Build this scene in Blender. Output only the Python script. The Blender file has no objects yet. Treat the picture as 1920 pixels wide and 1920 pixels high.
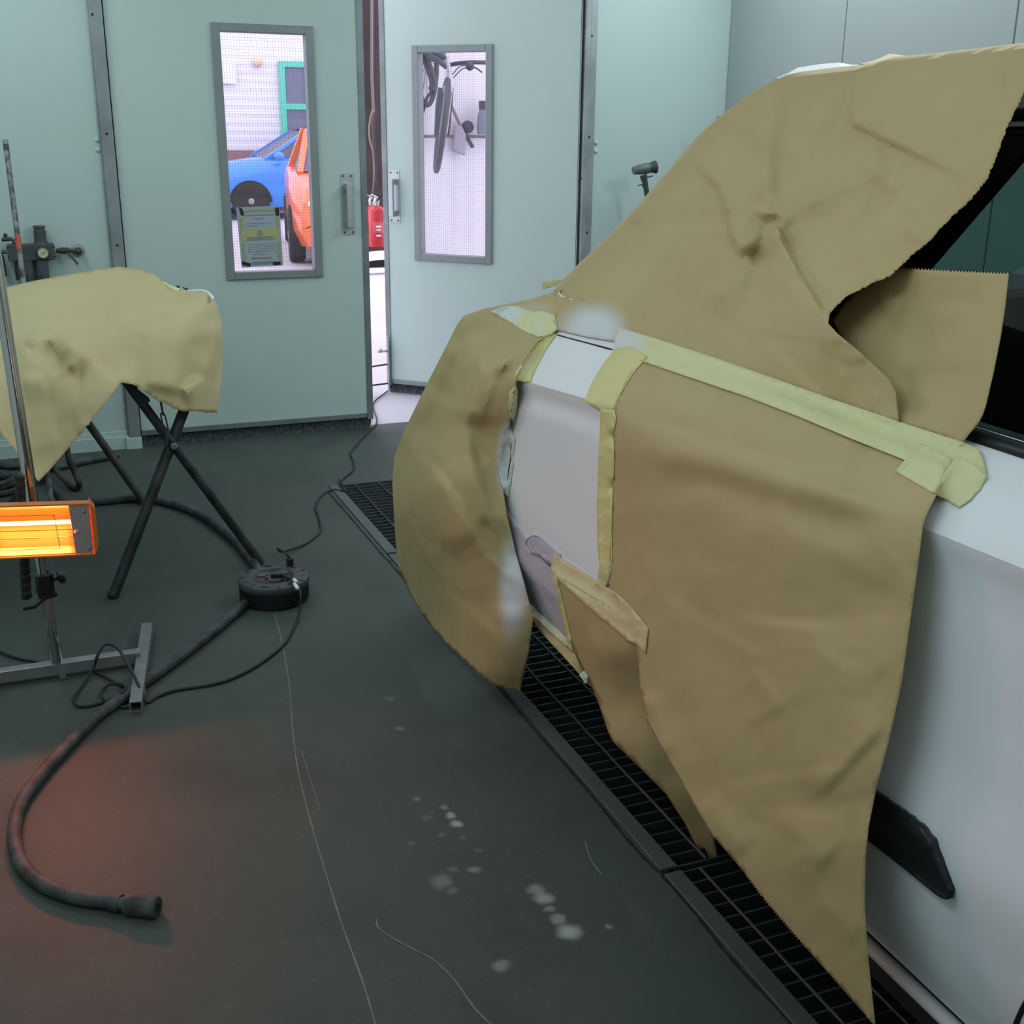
import bpy, bmesh, math, random
import numpy as np
from mathutils import Vector, Matrix
from mathutils.bvhtree import BVHTree
from mathutils.geometry import delaunay_2d_cdt

SC = bpy.context.scene
C = SC.collection
rng = random.Random(7)
PI = math.pi

# ------------------------------------------------------------------ camera
H = 1.45                                   # eye height in metres
PITCH, YAW, ROLL = [math.radians(a) for a in (18.129, 22.108, -0.592)]
FPX = 2191.5                               # focal length in pixels of a 1920 px frame
cy, sy = math.cos(YAW), math.sin(YAW)
fw = Vector((sy*math.cos(PITCH), cy*math.cos(PITCH), -math.sin(PITCH)))
rt = Vector((cy, -sy, 0)); dn = fw.cross(rt)
c_, s_ = math.cos(ROLL), math.sin(ROLL)
RT = c_*rt + s_*dn; DN = -s_*rt + c_*dn
CAM = Vector((0, 0, H))
cam = bpy.data.cameras.new('camera')
cam.sensor_width = 36; cam.lens = FPX/1920*36; cam.clip_start = .05; cam.clip_end = 200
co = bpy.data.objects.new('camera', cam); C.objects.link(co)
co.matrix_world = Matrix(((RT.x, -DN.x, -fw.x, 0), (RT.y, -DN.y, -fw.y, 0), (RT.z, -DN.z, -fw.z, H), (0, 0, 0, 1)))
SC.camera = co

# ------------------------------------------------------------------ world, lights, exposure
SC.view_settings.view_transform = 'Standard'; SC.view_settings.look = 'None'
SC.view_settings.gamma = 1; SC.view_settings.use_curve_mapping = False
SC.view_settings.exposure = 0.0
try:
    SC.cycles.use_denoising = True
    SC.cycles.max_bounces = 8
except Exception: pass
w = bpy.data.worlds.new('overcast_sky'); SC.world = w; w.use_nodes = True
bg = w.node_tree.nodes['Background']; bg.inputs[0].default_value = (.90, .86, 1.0, 1); bg.inputs[1].default_value = 2.6

def area(name, loc, size, rot, power, col):
    l = bpy.data.lights.new(name, 'AREA'); l.shape = 'RECTANGLE'; l.size, l.size_y = size
    l.energy = power; l.color = col
    o = bpy.data.objects.new(name, l); C.objects.link(o); o.location = loc; o.rotation_euler = rot
    return o
TUBE = (.89, 1.0, 1.09)
# the booth's fluorescent light boxes along the wall tops (rows along Y)
for yy, pr, pl in ((-1.6, 4, 4), (1.4, 47, 10.5), (4.35, 20, 14)):
    area('booth_light_right', (3.25, yy, 2.62), (.35, 1.8), (0, math.radians(36), 0), pr, TUBE)
    area('booth_light_left', (-.55, yy, 2.40), (.35, 1.8), (0, math.radians(-55), 0), pl, TUBE)
area('overhead_fill', (1.35, 1.0, 2.8), (2.4, 6.0), (0, 0, 0), 9, TUBE)  # soft fill added overhead to balance the light, no fixture there

# ------------------------------------------------------------------ picture ray helpers
def ray(px, py):
    return (RT*((px-960)/FPX) + DN*((py-960)/FPX) + fw)
def at(px, py, axis, val):
    """point where the sight line through a pixel meets the plane x, y or z = val"""
    d = ray(px, py); t = (val-CAM[axis])/d[axis]
    return CAM + d*t
def atp(px, py, p0, n):
    d = ray(px, py); return CAM + d*((p0-CAM).dot(n)/d.dot(n))

# ------------------------------------------------------------------ materials
def lin(c): return tuple(((x/255)/12.92 if x/255 <= .04045 else ((x/255+.055)/1.055)**2.4) for x in c)
MATS = {}
def mat(name, col, rough=.5, metal=0, noise=None, bump=None, spec=.5, coat=0, emit=None, srgb=False):
    """noise=(scale, amount, second colour); bump=(scale, strength)"""
    m = bpy.data.materials.new(name); m.use_nodes = True
    nt = m.node_tree; b = nt.nodes['Principled BSDF']
    if srgb: col = lin(col)
    b.inputs['Base Color'].default_value = (*col, 1); b.inputs['Roughness'].default_value = rough
    b.inputs['Metallic'].default_value = metal; b.inputs['Specular IOR Level'].default_value = spec
    b.inputs['Coat Weight'].default_value = coat; b.inputs['Coat Roughness'].default_value = .08
    tc = None
    if noise or bump:
        tc = nt.nodes.new('ShaderNodeTexCoord')
    if noise:
        n = nt.nodes.new('ShaderNodeTexNoise'); n.inputs['Scale'].default_value = noise[0]; n.inputs['Detail'].default_value = 6
        nt.links.new(tc.outputs['Object'], n.inputs['Vector'])
        r = nt.nodes.new('ShaderNodeMapRange'); r.inputs[1].default_value = .38; r.inputs[2].default_value = .68
        r.inputs[4].default_value = noise[1]
        nt.links.new(n.outputs['Fac'], r.inputs[0])
        mx = nt.nodes.new('ShaderNodeMix'); mx.data_type = 'RGBA'
        mx.inputs[6].default_value = (*col, 1); mx.inputs[7].default_value = (*(lin(noise[2]) if srgb else noise[2]), 1)
        nt.links.new(r.outputs[0], mx.inputs[0]); nt.links.new(mx.outputs[2], b.inputs['Base Color'])
    if bump:
        n2 = nt.nodes.new('ShaderNodeTexNoise'); n2.inputs['Scale'].default_value = bump[0]; n2.inputs['Detail'].default_value = 5
        nt.links.new(tc.outputs['Object'], n2.inputs['Vector'])
        bp = nt.nodes.new('ShaderNodeBump'); bp.inputs['Strength'].default_value = bump[1]; bp.inputs['Distance'].default_value = .01
        nt.links.new(n2.outputs['Fac'], bp.inputs['Height']); nt.links.new(bp.outputs[0], b.inputs['Normal'])
    if emit:
        b.inputs['Emission Color'].default_value = (*emit[0], 1); b.inputs['Emission Strength'].default_value = emit[1]
    MATS[name] = m; return m

def attr_mix(m, attr, col, rough=None):
    """mix the base colour towards col by a point attribute"""
    nt = m.node_tree; b = nt.nodes['Principled BSDF']
    a = nt.nodes.new('ShaderNodeAttribute'); a.attribute_name = attr
    mx = nt.nodes.new('ShaderNodeMix'); mx.data_type = 'RGBA'
    if b.inputs['Base Color'].is_linked:
        l = b.inputs['Base Color'].links[0]; nt.links.new(l.from_socket, mx.inputs[6]); nt.links.remove(l)
    else: mx.inputs[6].default_value = b.inputs['Base Color'].default_value
    mx.inputs[7].default_value = (*col, 1)
    nt.links.new(a.outputs['Fac'], mx.inputs[0]); nt.links.new(mx.outputs[2], b.inputs['Base Color'])

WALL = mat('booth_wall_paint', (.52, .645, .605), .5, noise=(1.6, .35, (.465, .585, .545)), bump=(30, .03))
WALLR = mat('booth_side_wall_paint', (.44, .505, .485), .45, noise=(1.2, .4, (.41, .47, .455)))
DOOR = mat('door_paint', (.52, .64, .595), .45, noise=(2.2, .3, (.47, .58, .535)), bump=(26, .03))
CEIL = mat('ceiling_paint', (.75, .8, .78), .7)
STEEL = mat('galvanised_steel', (.27, .31, .315), .45, .55, noise=(9, .6, (.16, .185, .19)), bump=(40, .05))
JAMB = mat('jamb_steel', (.34, .385, .39), .5, .45, noise=(5, .8, (.20, .23, .235)), bump=(12, .15))
ALU = mat('brushed_aluminium', (.52, .57, .57), .38, .85, noise=(14, .4, (.4, .44, .44)))
WFRAME = mat('window_frame_aluminium', (.27, .31, .31), .5, .4, noise=(6, .4, (.22, .255, .255)))
BLACK = mat('black_plastic', (.012, .013, .014), .45, noise=(30, .4, (.03, .032, .034)))
RUBBER = mat('black_rubber', (.016, .019, .020), .6, noise=(20, .5, (.04, .045, .045)))
DUSTY = mat('dusty_grey_rubber', (.030, .037, .038), .65, noise=(22, .9, (.10, .11, .11)), bump=(60, .1))
BRISTLE = mat('brush_bristle', (.045, .058, .06), .8, noise=(60, .8, (.15, .18, .18)))
WIRE = mat('wire_mesh', (.12, .13, .15), .5, .5)
CHROME = mat('chrome', (.62, .63, .64), .12, 1)
GREYSTEEL = mat('worn_steel_tube', (.40, .40, .41), .38, .6, noise=(18, .7, (.26, .265, .27)))
TRESTLE = mat('trestle_paint', (.014, .017, .019), .5, .2, noise=(14, .8, (.06, .066, .07)), bump=(30, .12))
TRESTLE2 = mat('trestle_rusty_paint', (.028, .027, .024), .6, .2, noise=(14, .8, (.085, .08, .072)), bump=(30, .12))
ORANGE = mat('orange_lamp_paint', (.62, .17, .035), .35)
GREYPLATE = mat('lamp_end_plate', (.36, .33, .33), .4, .15, noise=(30, .3, (.3, .27, .27)))
REFL = mat('gold_reflector', (.95, .46, .15), .38, .6)
HOT = mat('quartz_tube_glow', (1, .5, .2), .3, emit=((1.0, .36, .085), 11))
WHITECAR = mat('white_car_paint', (.78, .80, .82), .32, coat=.6)
WHITEMATT = mat('white_base_coat', (.88, .90, .93), .42, coat=.15)
PRIMER = mat('bumper_primer', (.60, .58, .66), .5, noise=(40, .3, (.53, .51, .58)), bump=(120, .05))
BLKTRIM = mat('black_trim', (.012, .014, .016), .35, noise=(40, .3, (.022, .025, .028)))
GLOSSBLK = mat('gloss_black', (.006, .007, .008), .12)
CABIN = mat('cabin_black', (.010, .012, .012), .7)
TYRE = mat('tyre_rubber', (.02, .02, .02), .8)
RIM = mat('alloy_rim', (.45, .46, .47), .3, .9)
RED = mat('extinguisher_red', (.55, .025, .035), .3)
YELLOWL = mat('yellow_label', (.75, .6, .08), .5)
WHITEL = mat('white_label', (.8, .8, .82), .5)
BROWN = mat('brown_post', (.055, .035, .034), .6, noise=(6, .5, (.09, .06, .055)))
PIPE = mat('grey_pipe', (.22, .19, .20), .5, .3)
YARDW = mat('white_cladding', (.80, .78, .84), .6)
GARAGEW = mat('white_garage_wall', (.80, .76, .82), .7, noise=(3, .3, (.72, .68, .75)))
BRICKC = mat('brown_brick', (.36, .19, .20), .8, noise=(8, .5, (.28, .16, .17)))
GREENF = mat('green_window_frame', (.12, .62, .42), .5)
DARKGL = mat('dark_window_glass', (.16, .17, .24), .15)
BLUEP = mat('blue_car_paint', (.05, .26, .85), .25, coat=.5)
ORANGEP = mat('orange_car_paint', (.88, .17, .05), .25, coat=.5)
CARGL = mat('car_window_dark', (.13, .115, .17), .35, spec=.25)
GROUND = mat('yard_concrete', (.52, .50, .55), .8, noise=(2, .5, (.44, .42, .47)), bump=(30, .1))
BIKED = mat('bike_dark', (.045, .045, .06), .5)
BIKEL = mat('bike_silver', (.5, .5, .55), .35, .6)
BAGM = mat('grey_plastic_bag', (.38, .35, .42), .6)
REGM = mat('regulator_grey', (.055, .065, .068), .55, noise=(20, .6, (.10, .115, .118)))
BRASS = mat('dull_brass', (.09, .095, .075), .5, .6, noise=(30, .6, (.05, .05, .045)))
GAUGE = mat('gauge_face', (.62, .58, .36), .5)
RODM = mat('spattered_rod', (.26, .27, .275), .55, .2, noise=(34, 1.0, (.05, .04, .04)))
RODR = mat('rod_red_paint', (.45, .09, .04), .5)
GUNM = mat('dryer_grey', (.12, .145, .13), .5, .2)
GUND = mat('dryer_dark', (.045, .06, .055), .5)
NOTICE = mat('notice_paper', (.36, .42, .45), .6)
NOTY = mat('notice_yellow', (.42, .44, .20), .6)
NOTG = mat('notice_hatch_green', (.22, .30, .20), .6)
NOTR = mat('notice_red_line', (.36, .25, .25), .6)
NOTT = mat('notice_print', (.20, .25, .28), .6)
LAMPO = mat('yard_lamp_glass', (.9, .6, .4), .4)
GUMRED = mat('button_red', (.4, .02, .03), .4)

def paper_mat(name, col, col2):
    m = mat(name, col, .62, noise=(3.2, .5, col2), spec=.3)
    nt = m.node_tree; b = nt.nodes['Principled BSDF']
    tc = nt.nodes.new('ShaderNodeTexCoord')
    # creased sheet: soft voronoi facets plus fibre grain
    v = nt.nodes.new('ShaderNodeTexVoronoi'); v.feature = 'SMOOTH_F1'; v.inputs['Scale'].default_value = 7.5
    v.inputs['Smoothness'].default_value = .35
    nz = nt.nodes.new('ShaderNodeTexNoise'); nz.inputs['Scale'].default_value = 3; nz.inputs['Detail'].default_value = 3
    vm = nt.nodes.new('ShaderNodeVectorMath'); vm.operation = 'MULTIPLY_ADD'
    nt.links.new(nz.outputs['Color'], vm.inputs[0]); vm.inputs[1].default_value = (.35,)*3
    nt.links.new(tc.outputs['Object'], nz.inputs['Vector']); nt.links.new(tc.outputs['Object'], vm.inputs[2])
    nt.links.new(vm.outputs[0], v.inputs['Vector'])
    g = nt.nodes.new('ShaderNodeTexNoise'); g.inputs['Scale'].default_value = 240; g.inputs['Detail'].default_value = 2
    nt.links.new(tc.outputs['Object'], g.inputs['Vector'])
    b1 = nt.nodes.new('ShaderNodeBump'); b1.inputs['Strength'].default_value = .28; b1.inputs['Distance'].default_value = .02
    nt.links.new(v.outputs['Distance'], b1.inputs['Height'])
    b2 = nt.nodes.new('ShaderNodeBump'); b2.inputs['Strength'].default_value = .05; b2.inputs['Distance'].default_value = .002
    nt.links.new(g.outputs['Fac'], b2.inputs['Height']); nt.links.new(b1.outputs[0], b2.inputs['Normal'])
    nt.links.new(b2.outputs[0], b.inputs['Normal'])
    attr_mix(m, 'overspray', (.70, .74, .78))
    return m
KRAFT = paper_mat('kraft_paper', (.53, .415, .208), (.48, .365, .17))
KRAFT2 = paper_mat('kraft_paper_trestle', (.52, .445, .24), (.48, .40, .20))
TAPE = mat('masking_tape', (.74, .73, .39), .55, noise=(16, .5, (.68, .67, .35)), bump=(70, .12)); attr_mix(TAPE, 'overspray', (.70, .75, .74))
TAPEY = mat('masking_tape_yellow', (.74, .67, .28), .5, noise=(18, .5, (.68, .64, .34)), bump=(70, .12)); attr_mix(TAPEY, 'overspray', (.70, .75, .74))
TAPEP = mat('masking_tape_pale', (.66, .58, .32), .55, noise=(18, .5, (.60, .50, .25)), bump=(70, .12)); attr_mix(TAPEP, 'overspray', (.72, .74, .74))

def glass_mat(name, tint, gloss=.08, rough=.02):
    m = bpy.data.materials.new(name); m.use_nodes = True; nt = m.node_tree; nt.nodes.remove(nt.nodes['Principled BSDF'])
    t = nt.nodes.new('ShaderNodeBsdfTransparent'); t.inputs[0].default_value = (*tint, 1)
    g = nt.nodes.new('ShaderNodeBsdfGlossy'); g.inputs['Roughness'].default_value = rough
    lw = nt.nodes.new('ShaderNodeLayerWeight'); lw.inputs[0].default_value = .5
    pw = nt.nodes.new('ShaderNodeMath'); pw.operation = 'POWER'; pw.inputs[1].default_value = 5; nt.links.new(lw.outputs['Facing'], pw.inputs[0])
    ma = nt.nodes.new('ShaderNodeMath'); ma.operation = 'MULTIPLY_ADD'; ma.inputs[1].default_value = .9; ma.inputs[2].default_value = .04; nt.links.new(pw.outputs[0], ma.inputs[0])
    mx = nt.nodes.new('ShaderNodeMixShader'); nt.links.new(ma.outputs[0], mx.inputs[0])
    nt.links.new(t.outputs[0], mx.inputs[1]); nt.links.new(g.outputs[0], mx.inputs[2])
    nt.links.new(mx.outputs[0], nt.nodes['Material Output'].inputs[0]); return m
PANE = glass_mat('door_pane_glass', (.93, .93, .95))
CARGLASS = glass_mat('car_tinted_glass', (.36, .50, .46))

# floor: dark concrete with damp patches, pale paint spots and grime
FLOOR = mat('booth_floor_concrete', (.070, .092, .079), .62, noise=(.9, .8, (.060, .070, .061)), bump=(45, .10), spec=.35)
def dress_floor(spots):
    nt = FLOOR.node_tree; b = nt.nodes['Principled BSDF']
    cur = b.inputs['Base Color'].links[0].from_socket
    geo = nt.nodes.new('ShaderNodeNewGeometry')
    def mix(fac_socket, col):
        nonlocal cur
        mx = nt.nodes.new('ShaderNodeMix'); mx.data_type = 'RGBA'
        nt.links.new(cur, mx.inputs[6]); mx.inputs[7].default_value = (*col, 1); nt.links.new(fac_socket, mx.inputs[0]); cur = mx.outputs[2]
    def noise(scale, detail, lo, hi, amt, stretch=None):
        n = nt.nodes.new('ShaderNodeTexNoise'); n.inputs['Scale'].default_value = scale; n.inputs['Detail'].default_value = detail
        if stretch:
            mp = nt.nodes.new('ShaderNodeMapping'); mp.inputs['Scale'].default_value = stretch
            nt.links.new(geo.outputs['Position'], mp.inputs[0]); nt.links.new(mp.outputs[0], n.inputs['Vector'])
        else: nt.links.new(geo.outputs['Position'], n.inputs['Vector'])
        r = nt.nodes.new('ShaderNodeMapRange'); r.inputs[1].default_value = lo; r.inputs[2].default_value = hi; r.inputs[4].default_value = amt
        nt.links.new(n.outputs['Fac'], r.inputs[0]); return r.outputs[0]
    mix(noise(5, 8, .46, .72, .55), (.084, .100, .087))
    mix(noise(2.3, 7, .52, .75, .7), (.045, .052, .046))
    mix(noise(38, 5, .60, .74, .22), (.155, .17, .16))
    mix(noise(60, 3, .66, .72, .5), (.03, .033, .03))
    # wiped streaks near the middle
    mix(noise(3, 5, .62, .78, .3, (2.5, 1.3, 1)), (.13, .145, .135))
    wob = nt.nodes.new('ShaderNodeTexNoise'); wob.inputs['Scale'].default_value = 30; wob.inputs['Detail'].default_value = 4
    nt.links.new(geo.outputs['Position'], wob.inputs['Vector'])
    vm = nt.nodes.new('ShaderNodeVectorMath'); vm.operation = 'MULTIPLY_ADD'; vm.inputs[1].default_value = (.024,)*3
    nt.links.new(wob.outputs['Color'], vm.inputs[0]); nt.links.new(geo.outputs['Position'], vm.inputs[2])
    for (px, py, r, a) in spots:
        p = at(px, py, 2, 0)
        d = nt.nodes.new('ShaderNodeVectorMath'); d.operation = 'DISTANCE'
        d.inputs[1].default_value = (p.x+.012, p.y+.012, p.z+.012); nt.links.new(vm.outputs[0], d.inputs[0])
        mr = nt.nodes.new('ShaderNodeMapRange'); mr.inputs[1].default_value = r*.62; mr.inputs[2].default_value = r*.22
        mr.inputs[3].default_value = 0; mr.inputs[4].default_value = a
        nt.links.new(d.outputs['Value'], mr.inputs[0]); mix(mr.outputs[0], (.42, .46, .46))
    nt.links.new(cur, b.inputs['Base Color'])
dress_floor([(731, 1310, .03, .2), (749, 1366, .024, .3), (781, 1498, .022, .3), (833, 1514, .024, .4), (844, 1529, .026, .75), (855, 1545, .03, .85),
             (800, 1534, .03, .15), (830, 1564, .018, .2), (868, 1571, .018, .2), (770, 1581, .022, .15), (889, 1631, .028, .4), (850, 1631, .026, .2),
             (827, 1652, .045, .32), (848, 1669, .024, .2), (1004, 1667, .036, .5), (1020, 1684, .042, .75), (1031, 1706, .02, .45),
             (1047, 1724, .03, .55), (1067, 1747, .05, .9), (938, 1810, .032, .45), (1142, 1737, .018, .5), (896, 1594, .018, .18)])

# ------------------------------------------------------------------ mesh helpers
class MB:
    def __init__(s): s.v = []; s.f = []; s.m = []
    def add(s, vs, fs, mi=0):
        o = len(s.v); s.v += [Vector(v) for v in vs]; s.f += [tuple(i+o for i in f) for f in fs]; s.m += [mi]*len(fs); return s
    def box(s, x0, x1, y0, y1, z0, z1, mi=0, M=None):
        vs = [Vector((x, y, z)) for z in (z0, z1) for y in (y0, y1) for x in (x0, x1)]
        if M: vs = [M @ v for v in vs]
        return s.add(vs, [(0, 2, 3, 1), (4, 5, 7, 6), (0, 1, 5, 4), (2, 6, 7, 3), (0, 4, 6, 2), (1, 3, 7, 5)], mi)
    def tube(s, path, r, n=10, mi=0, cap=True, squash=None):
        path = [Vector(p) for p in path]; N = len(path)
        rs = r if isinstance(r, (list, tuple)) else [r]*N
        t0 = (path[1]-path[0]).normalized()
        up = Vector((0, 0, 1)) if abs(t0.z) < .9 else Vector((1, 0, 0))
        a = t0.cross(up).normalized(); vs = []; fs = []
        for i, p in enumerate(path):
            t = (path[min(i+1, N-1)]-path[max(i-1, 0)]).normalized()
            a = (a - t*a.dot(t))
            a = a.normalized() if a.length > 1e-6 else t.orthogonal().normalized()
            b = t.cross(a)
            for k in range(n):
                an = 2*PI*k/n; vs.append(p + (a*math.cos(an) + b*math.sin(an))*rs[i])
        for i in range(N-1):
            for k in range(n):
                k2 = (k+1) % n; fs.append((i*n+k, i*n+k2, (i+1)*n+k2, (i+1)*n+k))
        if cap: fs.append(tuple(range(n-1, -1, -1))); fs.append(tuple((N-1)*n+k for k in range(n)))
        return s.add(vs, fs, mi)
    def bar(s, p, q, wx, wz, mi=0, roll=None):
        p, q = Vector(p), Vector(q); t = (q-p).normalized()
        up = Vector(roll) if roll else (Vector((0, 0, 1)) if abs(t.z) < .9 else Vector((0, 1, 0)))
        a = t.cross(up).normalized(); b = a.cross(t)
        vs = [e + a*i*wx/2 + b*j*wz/2 for e in (p, q) for j in (-1, 1) for i in (-1, 1)]
        return s.add(vs, [(0, 2, 3, 1), (4, 5, 7, 6), (0, 1, 5, 4), (2, 6, 7, 3), (0, 4, 6, 2), (1, 3, 7, 5)], mi)
    def lathe(s, prof, n=24, M=None, mi=0):
        vs = []; fs = []
        for r, z in prof:
            for k in range(n): vs.append(Vector((r*math.cos(2*PI*k/n), r*math.sin(2*PI*k/n), z)))
        for i in range(len(prof)-1):
            for k in range(n):
                k2 = (k+1) % n; fs.append((i*n+k, i*n+k2, (i+1)*n+k2, (i+1)*n+k))
        fs.append(tuple(range(n-1, -1, -1))); fs.append(tuple((len(prof)-1)*n+k for k in range(n)))
        if M: vs = [M @ v for v in vs]
        return s.add(vs, fs, mi)
    def prism(s, pts, ext, mi=0):
        """closed polygon pts extruded by vector ext"""
        n = len(pts); ext = Vector(ext); vs = [Vector(p) for p in pts]; vs += [v+ext for v in vs]
        return s.add(vs, [tuple(range(n-1, -1, -1)), tuple(range(n, 2*n))] + [(i, (i+1) % n, n+(i+1) % n, n+i) for i in range(n)], mi)
    def grid(s, rows, mi=0, flip=False):
        n = len(rows[0]); vs = [v for r in rows for v in r]; fs = []
        for i in range(len(rows)-1):
            for j in range(n-1):
                q = (i*n+j, i*n+j+1, (i+1)*n+j+1, (i+1)*n+j); fs.append(q[::-1] if flip else q)
        return s.add(vs, fs, mi)
    def ball(s, c, r, mi=0, n=10, sc=(1, 1, 1)):
        M = Matrix.Translation(c) @ Matrix.Diagonal((*sc, 1))
        return s.lathe([(max(r*math.sin(PI*i/n), 1e-4), -r*math.cos(PI*i/n)) for i in range(n+1)], 14, M, mi)
    def mesh(s, name, mats):
        me = bpy.data.meshes.new(name); me.from_pydata([tuple(v) for v in s.v], [], s.f)
        for m in (mats if isinstance(mats, (list, tuple)) else [mats]): me.materials.append(m)
        for i, p in enumerate(me.polygons): p.material_index = s.m[i]
        bm = bmesh.new(); bm.from_mesh(me); bmesh.ops.recalc_face_normals(bm, faces=bm.faces); bm.to_mesh(me); bm.free()
        return me
    def build(s, name, mats, parent=None, smooth=False, bevel=0, **tags):
        return link(name, s.mesh(name, mats), parent, smooth, bevel, **tags)

def link(name, me, parent=None, smooth=False, bevel=0, **tags):
    o = bpy.data.objects.new(name, me); C.objects.link(o)
    if smooth:
        me.polygons.foreach_set('use_smooth', [True]*len(me.polygons))
        try: me.set_sharp_from_angle(angle=math.radians(38))
        except Exception: pass
    if bevel:
        b = o.modifiers.new('bevel', 'BEVEL'); b.width = bevel; b.segments = 2; b.limit_method = 'ANGLE'
    if parent:
        o.parent = parent; o.matrix_parent_inverse = Matrix.Translation(-parent.location)
    for k, v in tags.items(): o[k] = v
    return o
def thing(name, label, cat, loc, group=None):
    o = bpy.data.objects.new(name, None); C.objects.link(o); o.location = loc; o.empty_display_size = .1
    o['label'] = label; o['category'] = cat
    if group: o['group'] = group
    return o
def cr(pts, k=8):
    """Catmull-Rom through points"""
    pts = [Vector(p) for p in pts]; out = []
    P = [pts[0]*2-pts[1]] + pts + [pts[-1]*2-pts[-2]]
    for i in range(1, len(P)-2):
        a, b, c, d = P[i-1:i+3]
        for j in range(k):
            t = j/k; out.append(.5*((2*b) + (c-a)*t + (2*a-5*b+4*c-d)*t*t + (3*b-a-3*c+d)*t**3))
    out.append(pts[-1]); return out
def floor_path(pts, z=.006, k=8):
    return cr([at(p[0], p[1], 2, p[2] if len(p) > 2 else z) for p in pts], k)
def struct(o): o['kind'] = 'structure'; return o

# ================================================================== SETTING
YB = 5.629                     # back wall / door plane
XL, XR = -.75, 3.475
YF = -3.6
ZC = 2.85
PX0, PX1, PY1 = 1.064, 2.86, 4.70   # grating pit
b = MB()
b.box(XL, PX0, YF, YB+.06, -.12, 0).box(PX0, PX1, PY1, YB+.06, -.12, 0).box(PX1, XR, YF, YB+.06, -.12, 0)
floor = struct(b.build('floor', FLOOR))
b = MB(); b.box(PX0-.01, PX1+.01, YF, PY1+.01, -.62, -.6); b.box(PX0-.02, PX0, YF, PY1, -.6, -.13).box(PX1, PX1+.02, YF, PY1, -.6, -.13).box(PX0, PX1, PY1, PY1+.02, -.6, -.13)
pit = struct(b.build('trim_1', mat('pit_dark', (.012, .015, .016), .8))); 
ceiling = struct(MB().box(XL, XR, YF, YB+.1, ZC, ZC+.1).build('ceiling', CEIL))
struct(MB().box(XL-.1, XL, YF, YB+.1, -.12, ZC).build('wall_left', WALL))
struct(MB().box(XL-.1, XR+.1, YF-.1, YF, -.12, ZC).build('wall_front', WALL))
# right wall of tongue-jointed panels
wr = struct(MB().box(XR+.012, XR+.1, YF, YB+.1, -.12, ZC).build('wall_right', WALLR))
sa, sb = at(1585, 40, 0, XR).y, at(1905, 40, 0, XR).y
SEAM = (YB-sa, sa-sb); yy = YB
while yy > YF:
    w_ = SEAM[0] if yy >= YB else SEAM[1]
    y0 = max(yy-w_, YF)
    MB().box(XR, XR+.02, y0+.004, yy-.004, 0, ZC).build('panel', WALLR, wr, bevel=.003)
    yy -= w_
# back wall left and right of the doors, header
DX0, DX1, DXM = .393, 2.633, 1.524
ZD = 2.55
wb = struct(MB().box(XL, DX0-.055, YB, YB+.07, -.02, ZC).box(DX1+.075, XR+.02, YB, YB+.07, -.02, ZC).box(DX0-.055, DX1+.075, YB, YB+.07, ZD, ZC).build('wall_back', WALL))
# base plate on left panel
bb = struct(MB().box(XL, DX0-.06, YB-.018, YB, 0, .062).box(XL, DX0-.06, YB-.006, YB, .062, .085).build('baseboard_back', WALL, bevel=.002))
# jambs
t = MB().box(DX0-.058, DX0-.006, YB-.022, YB+.06, .055, ZD).box(DX0-.066, DX0-.052, YB-.012, YB, .055, ZD)
tl = struct(t.build('trim_2', JAMB, bevel=.003))
MB().box(DX0-.02, DX0+.012, YB+.052, YB+.075, 0, ZD).build('seal', RUBBER, tl)  # dark strip added behind the gap to block leaking daylight
MB().box(DX0-.075, DX0-.004, YB-.03, YB, 0, .055).build('foot_plate', WALL, tl, bevel=.002)
t = MB().box(DX1+.014, DX1+.042, YB-.02, YB+.06, 0, ZD).box(DX1+.042, DX1+.078, YB-.012, YB+.06, 0, ZD)
tr = struct(t.build('trim_3', JAMB, bevel=.003))
MB().box(DX1-.004, DX1+.008, YB+.002, YB+.05, 0, ZD).build('seal', RUBBER, tr)
for px, py in ((173, 27), (200, 251), (220, 460)):
    p = at(px, py, 1, YB-.022); MB().lathe([(.006, 0), (.004, .003)], 8, Matrix.Translation(p) @ Matrix.Rotation(PI/2, 4, 'X')).build('screw', BLACK, tl)
for px, py in ((1110, 67), (1105, 257), (1101, 436)):
    p = at(px, py, 1, YB-.013); MB().lathe([(.006, 0), (.004, .003)], 8, Matrix.Translation(p) @ Matrix.Rotation(PI/2, 4, 'X')).build('screw', BLACK, tr)
for px, py in ((1097, 50), (1094, 127), (1092, 202), (1090, 335)):
    p = at(px, py, 1, YB-.021); MB().lathe([(.005, 0), (.003, .003)], 8, Matrix.Translation(p) @ Matrix.Rotation(PI/2, 4, 'X')).build('screw', BLACK, tr)
for px, py in ((182, 262), (184, 281), (236.5, 763), (240, 778.5), (1117.5, 268), (1117.5, 284)):
    p = at(px, py, 1, YB); MB().lathe([(.011, 0), (.011, .003), (.008, .007), (.002, .009)], 12, Matrix.Translation(p) @ Matrix.Rotation(PI/2, 4, 'X')).build('bolt', WALL, wb, smooth=True)

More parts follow.
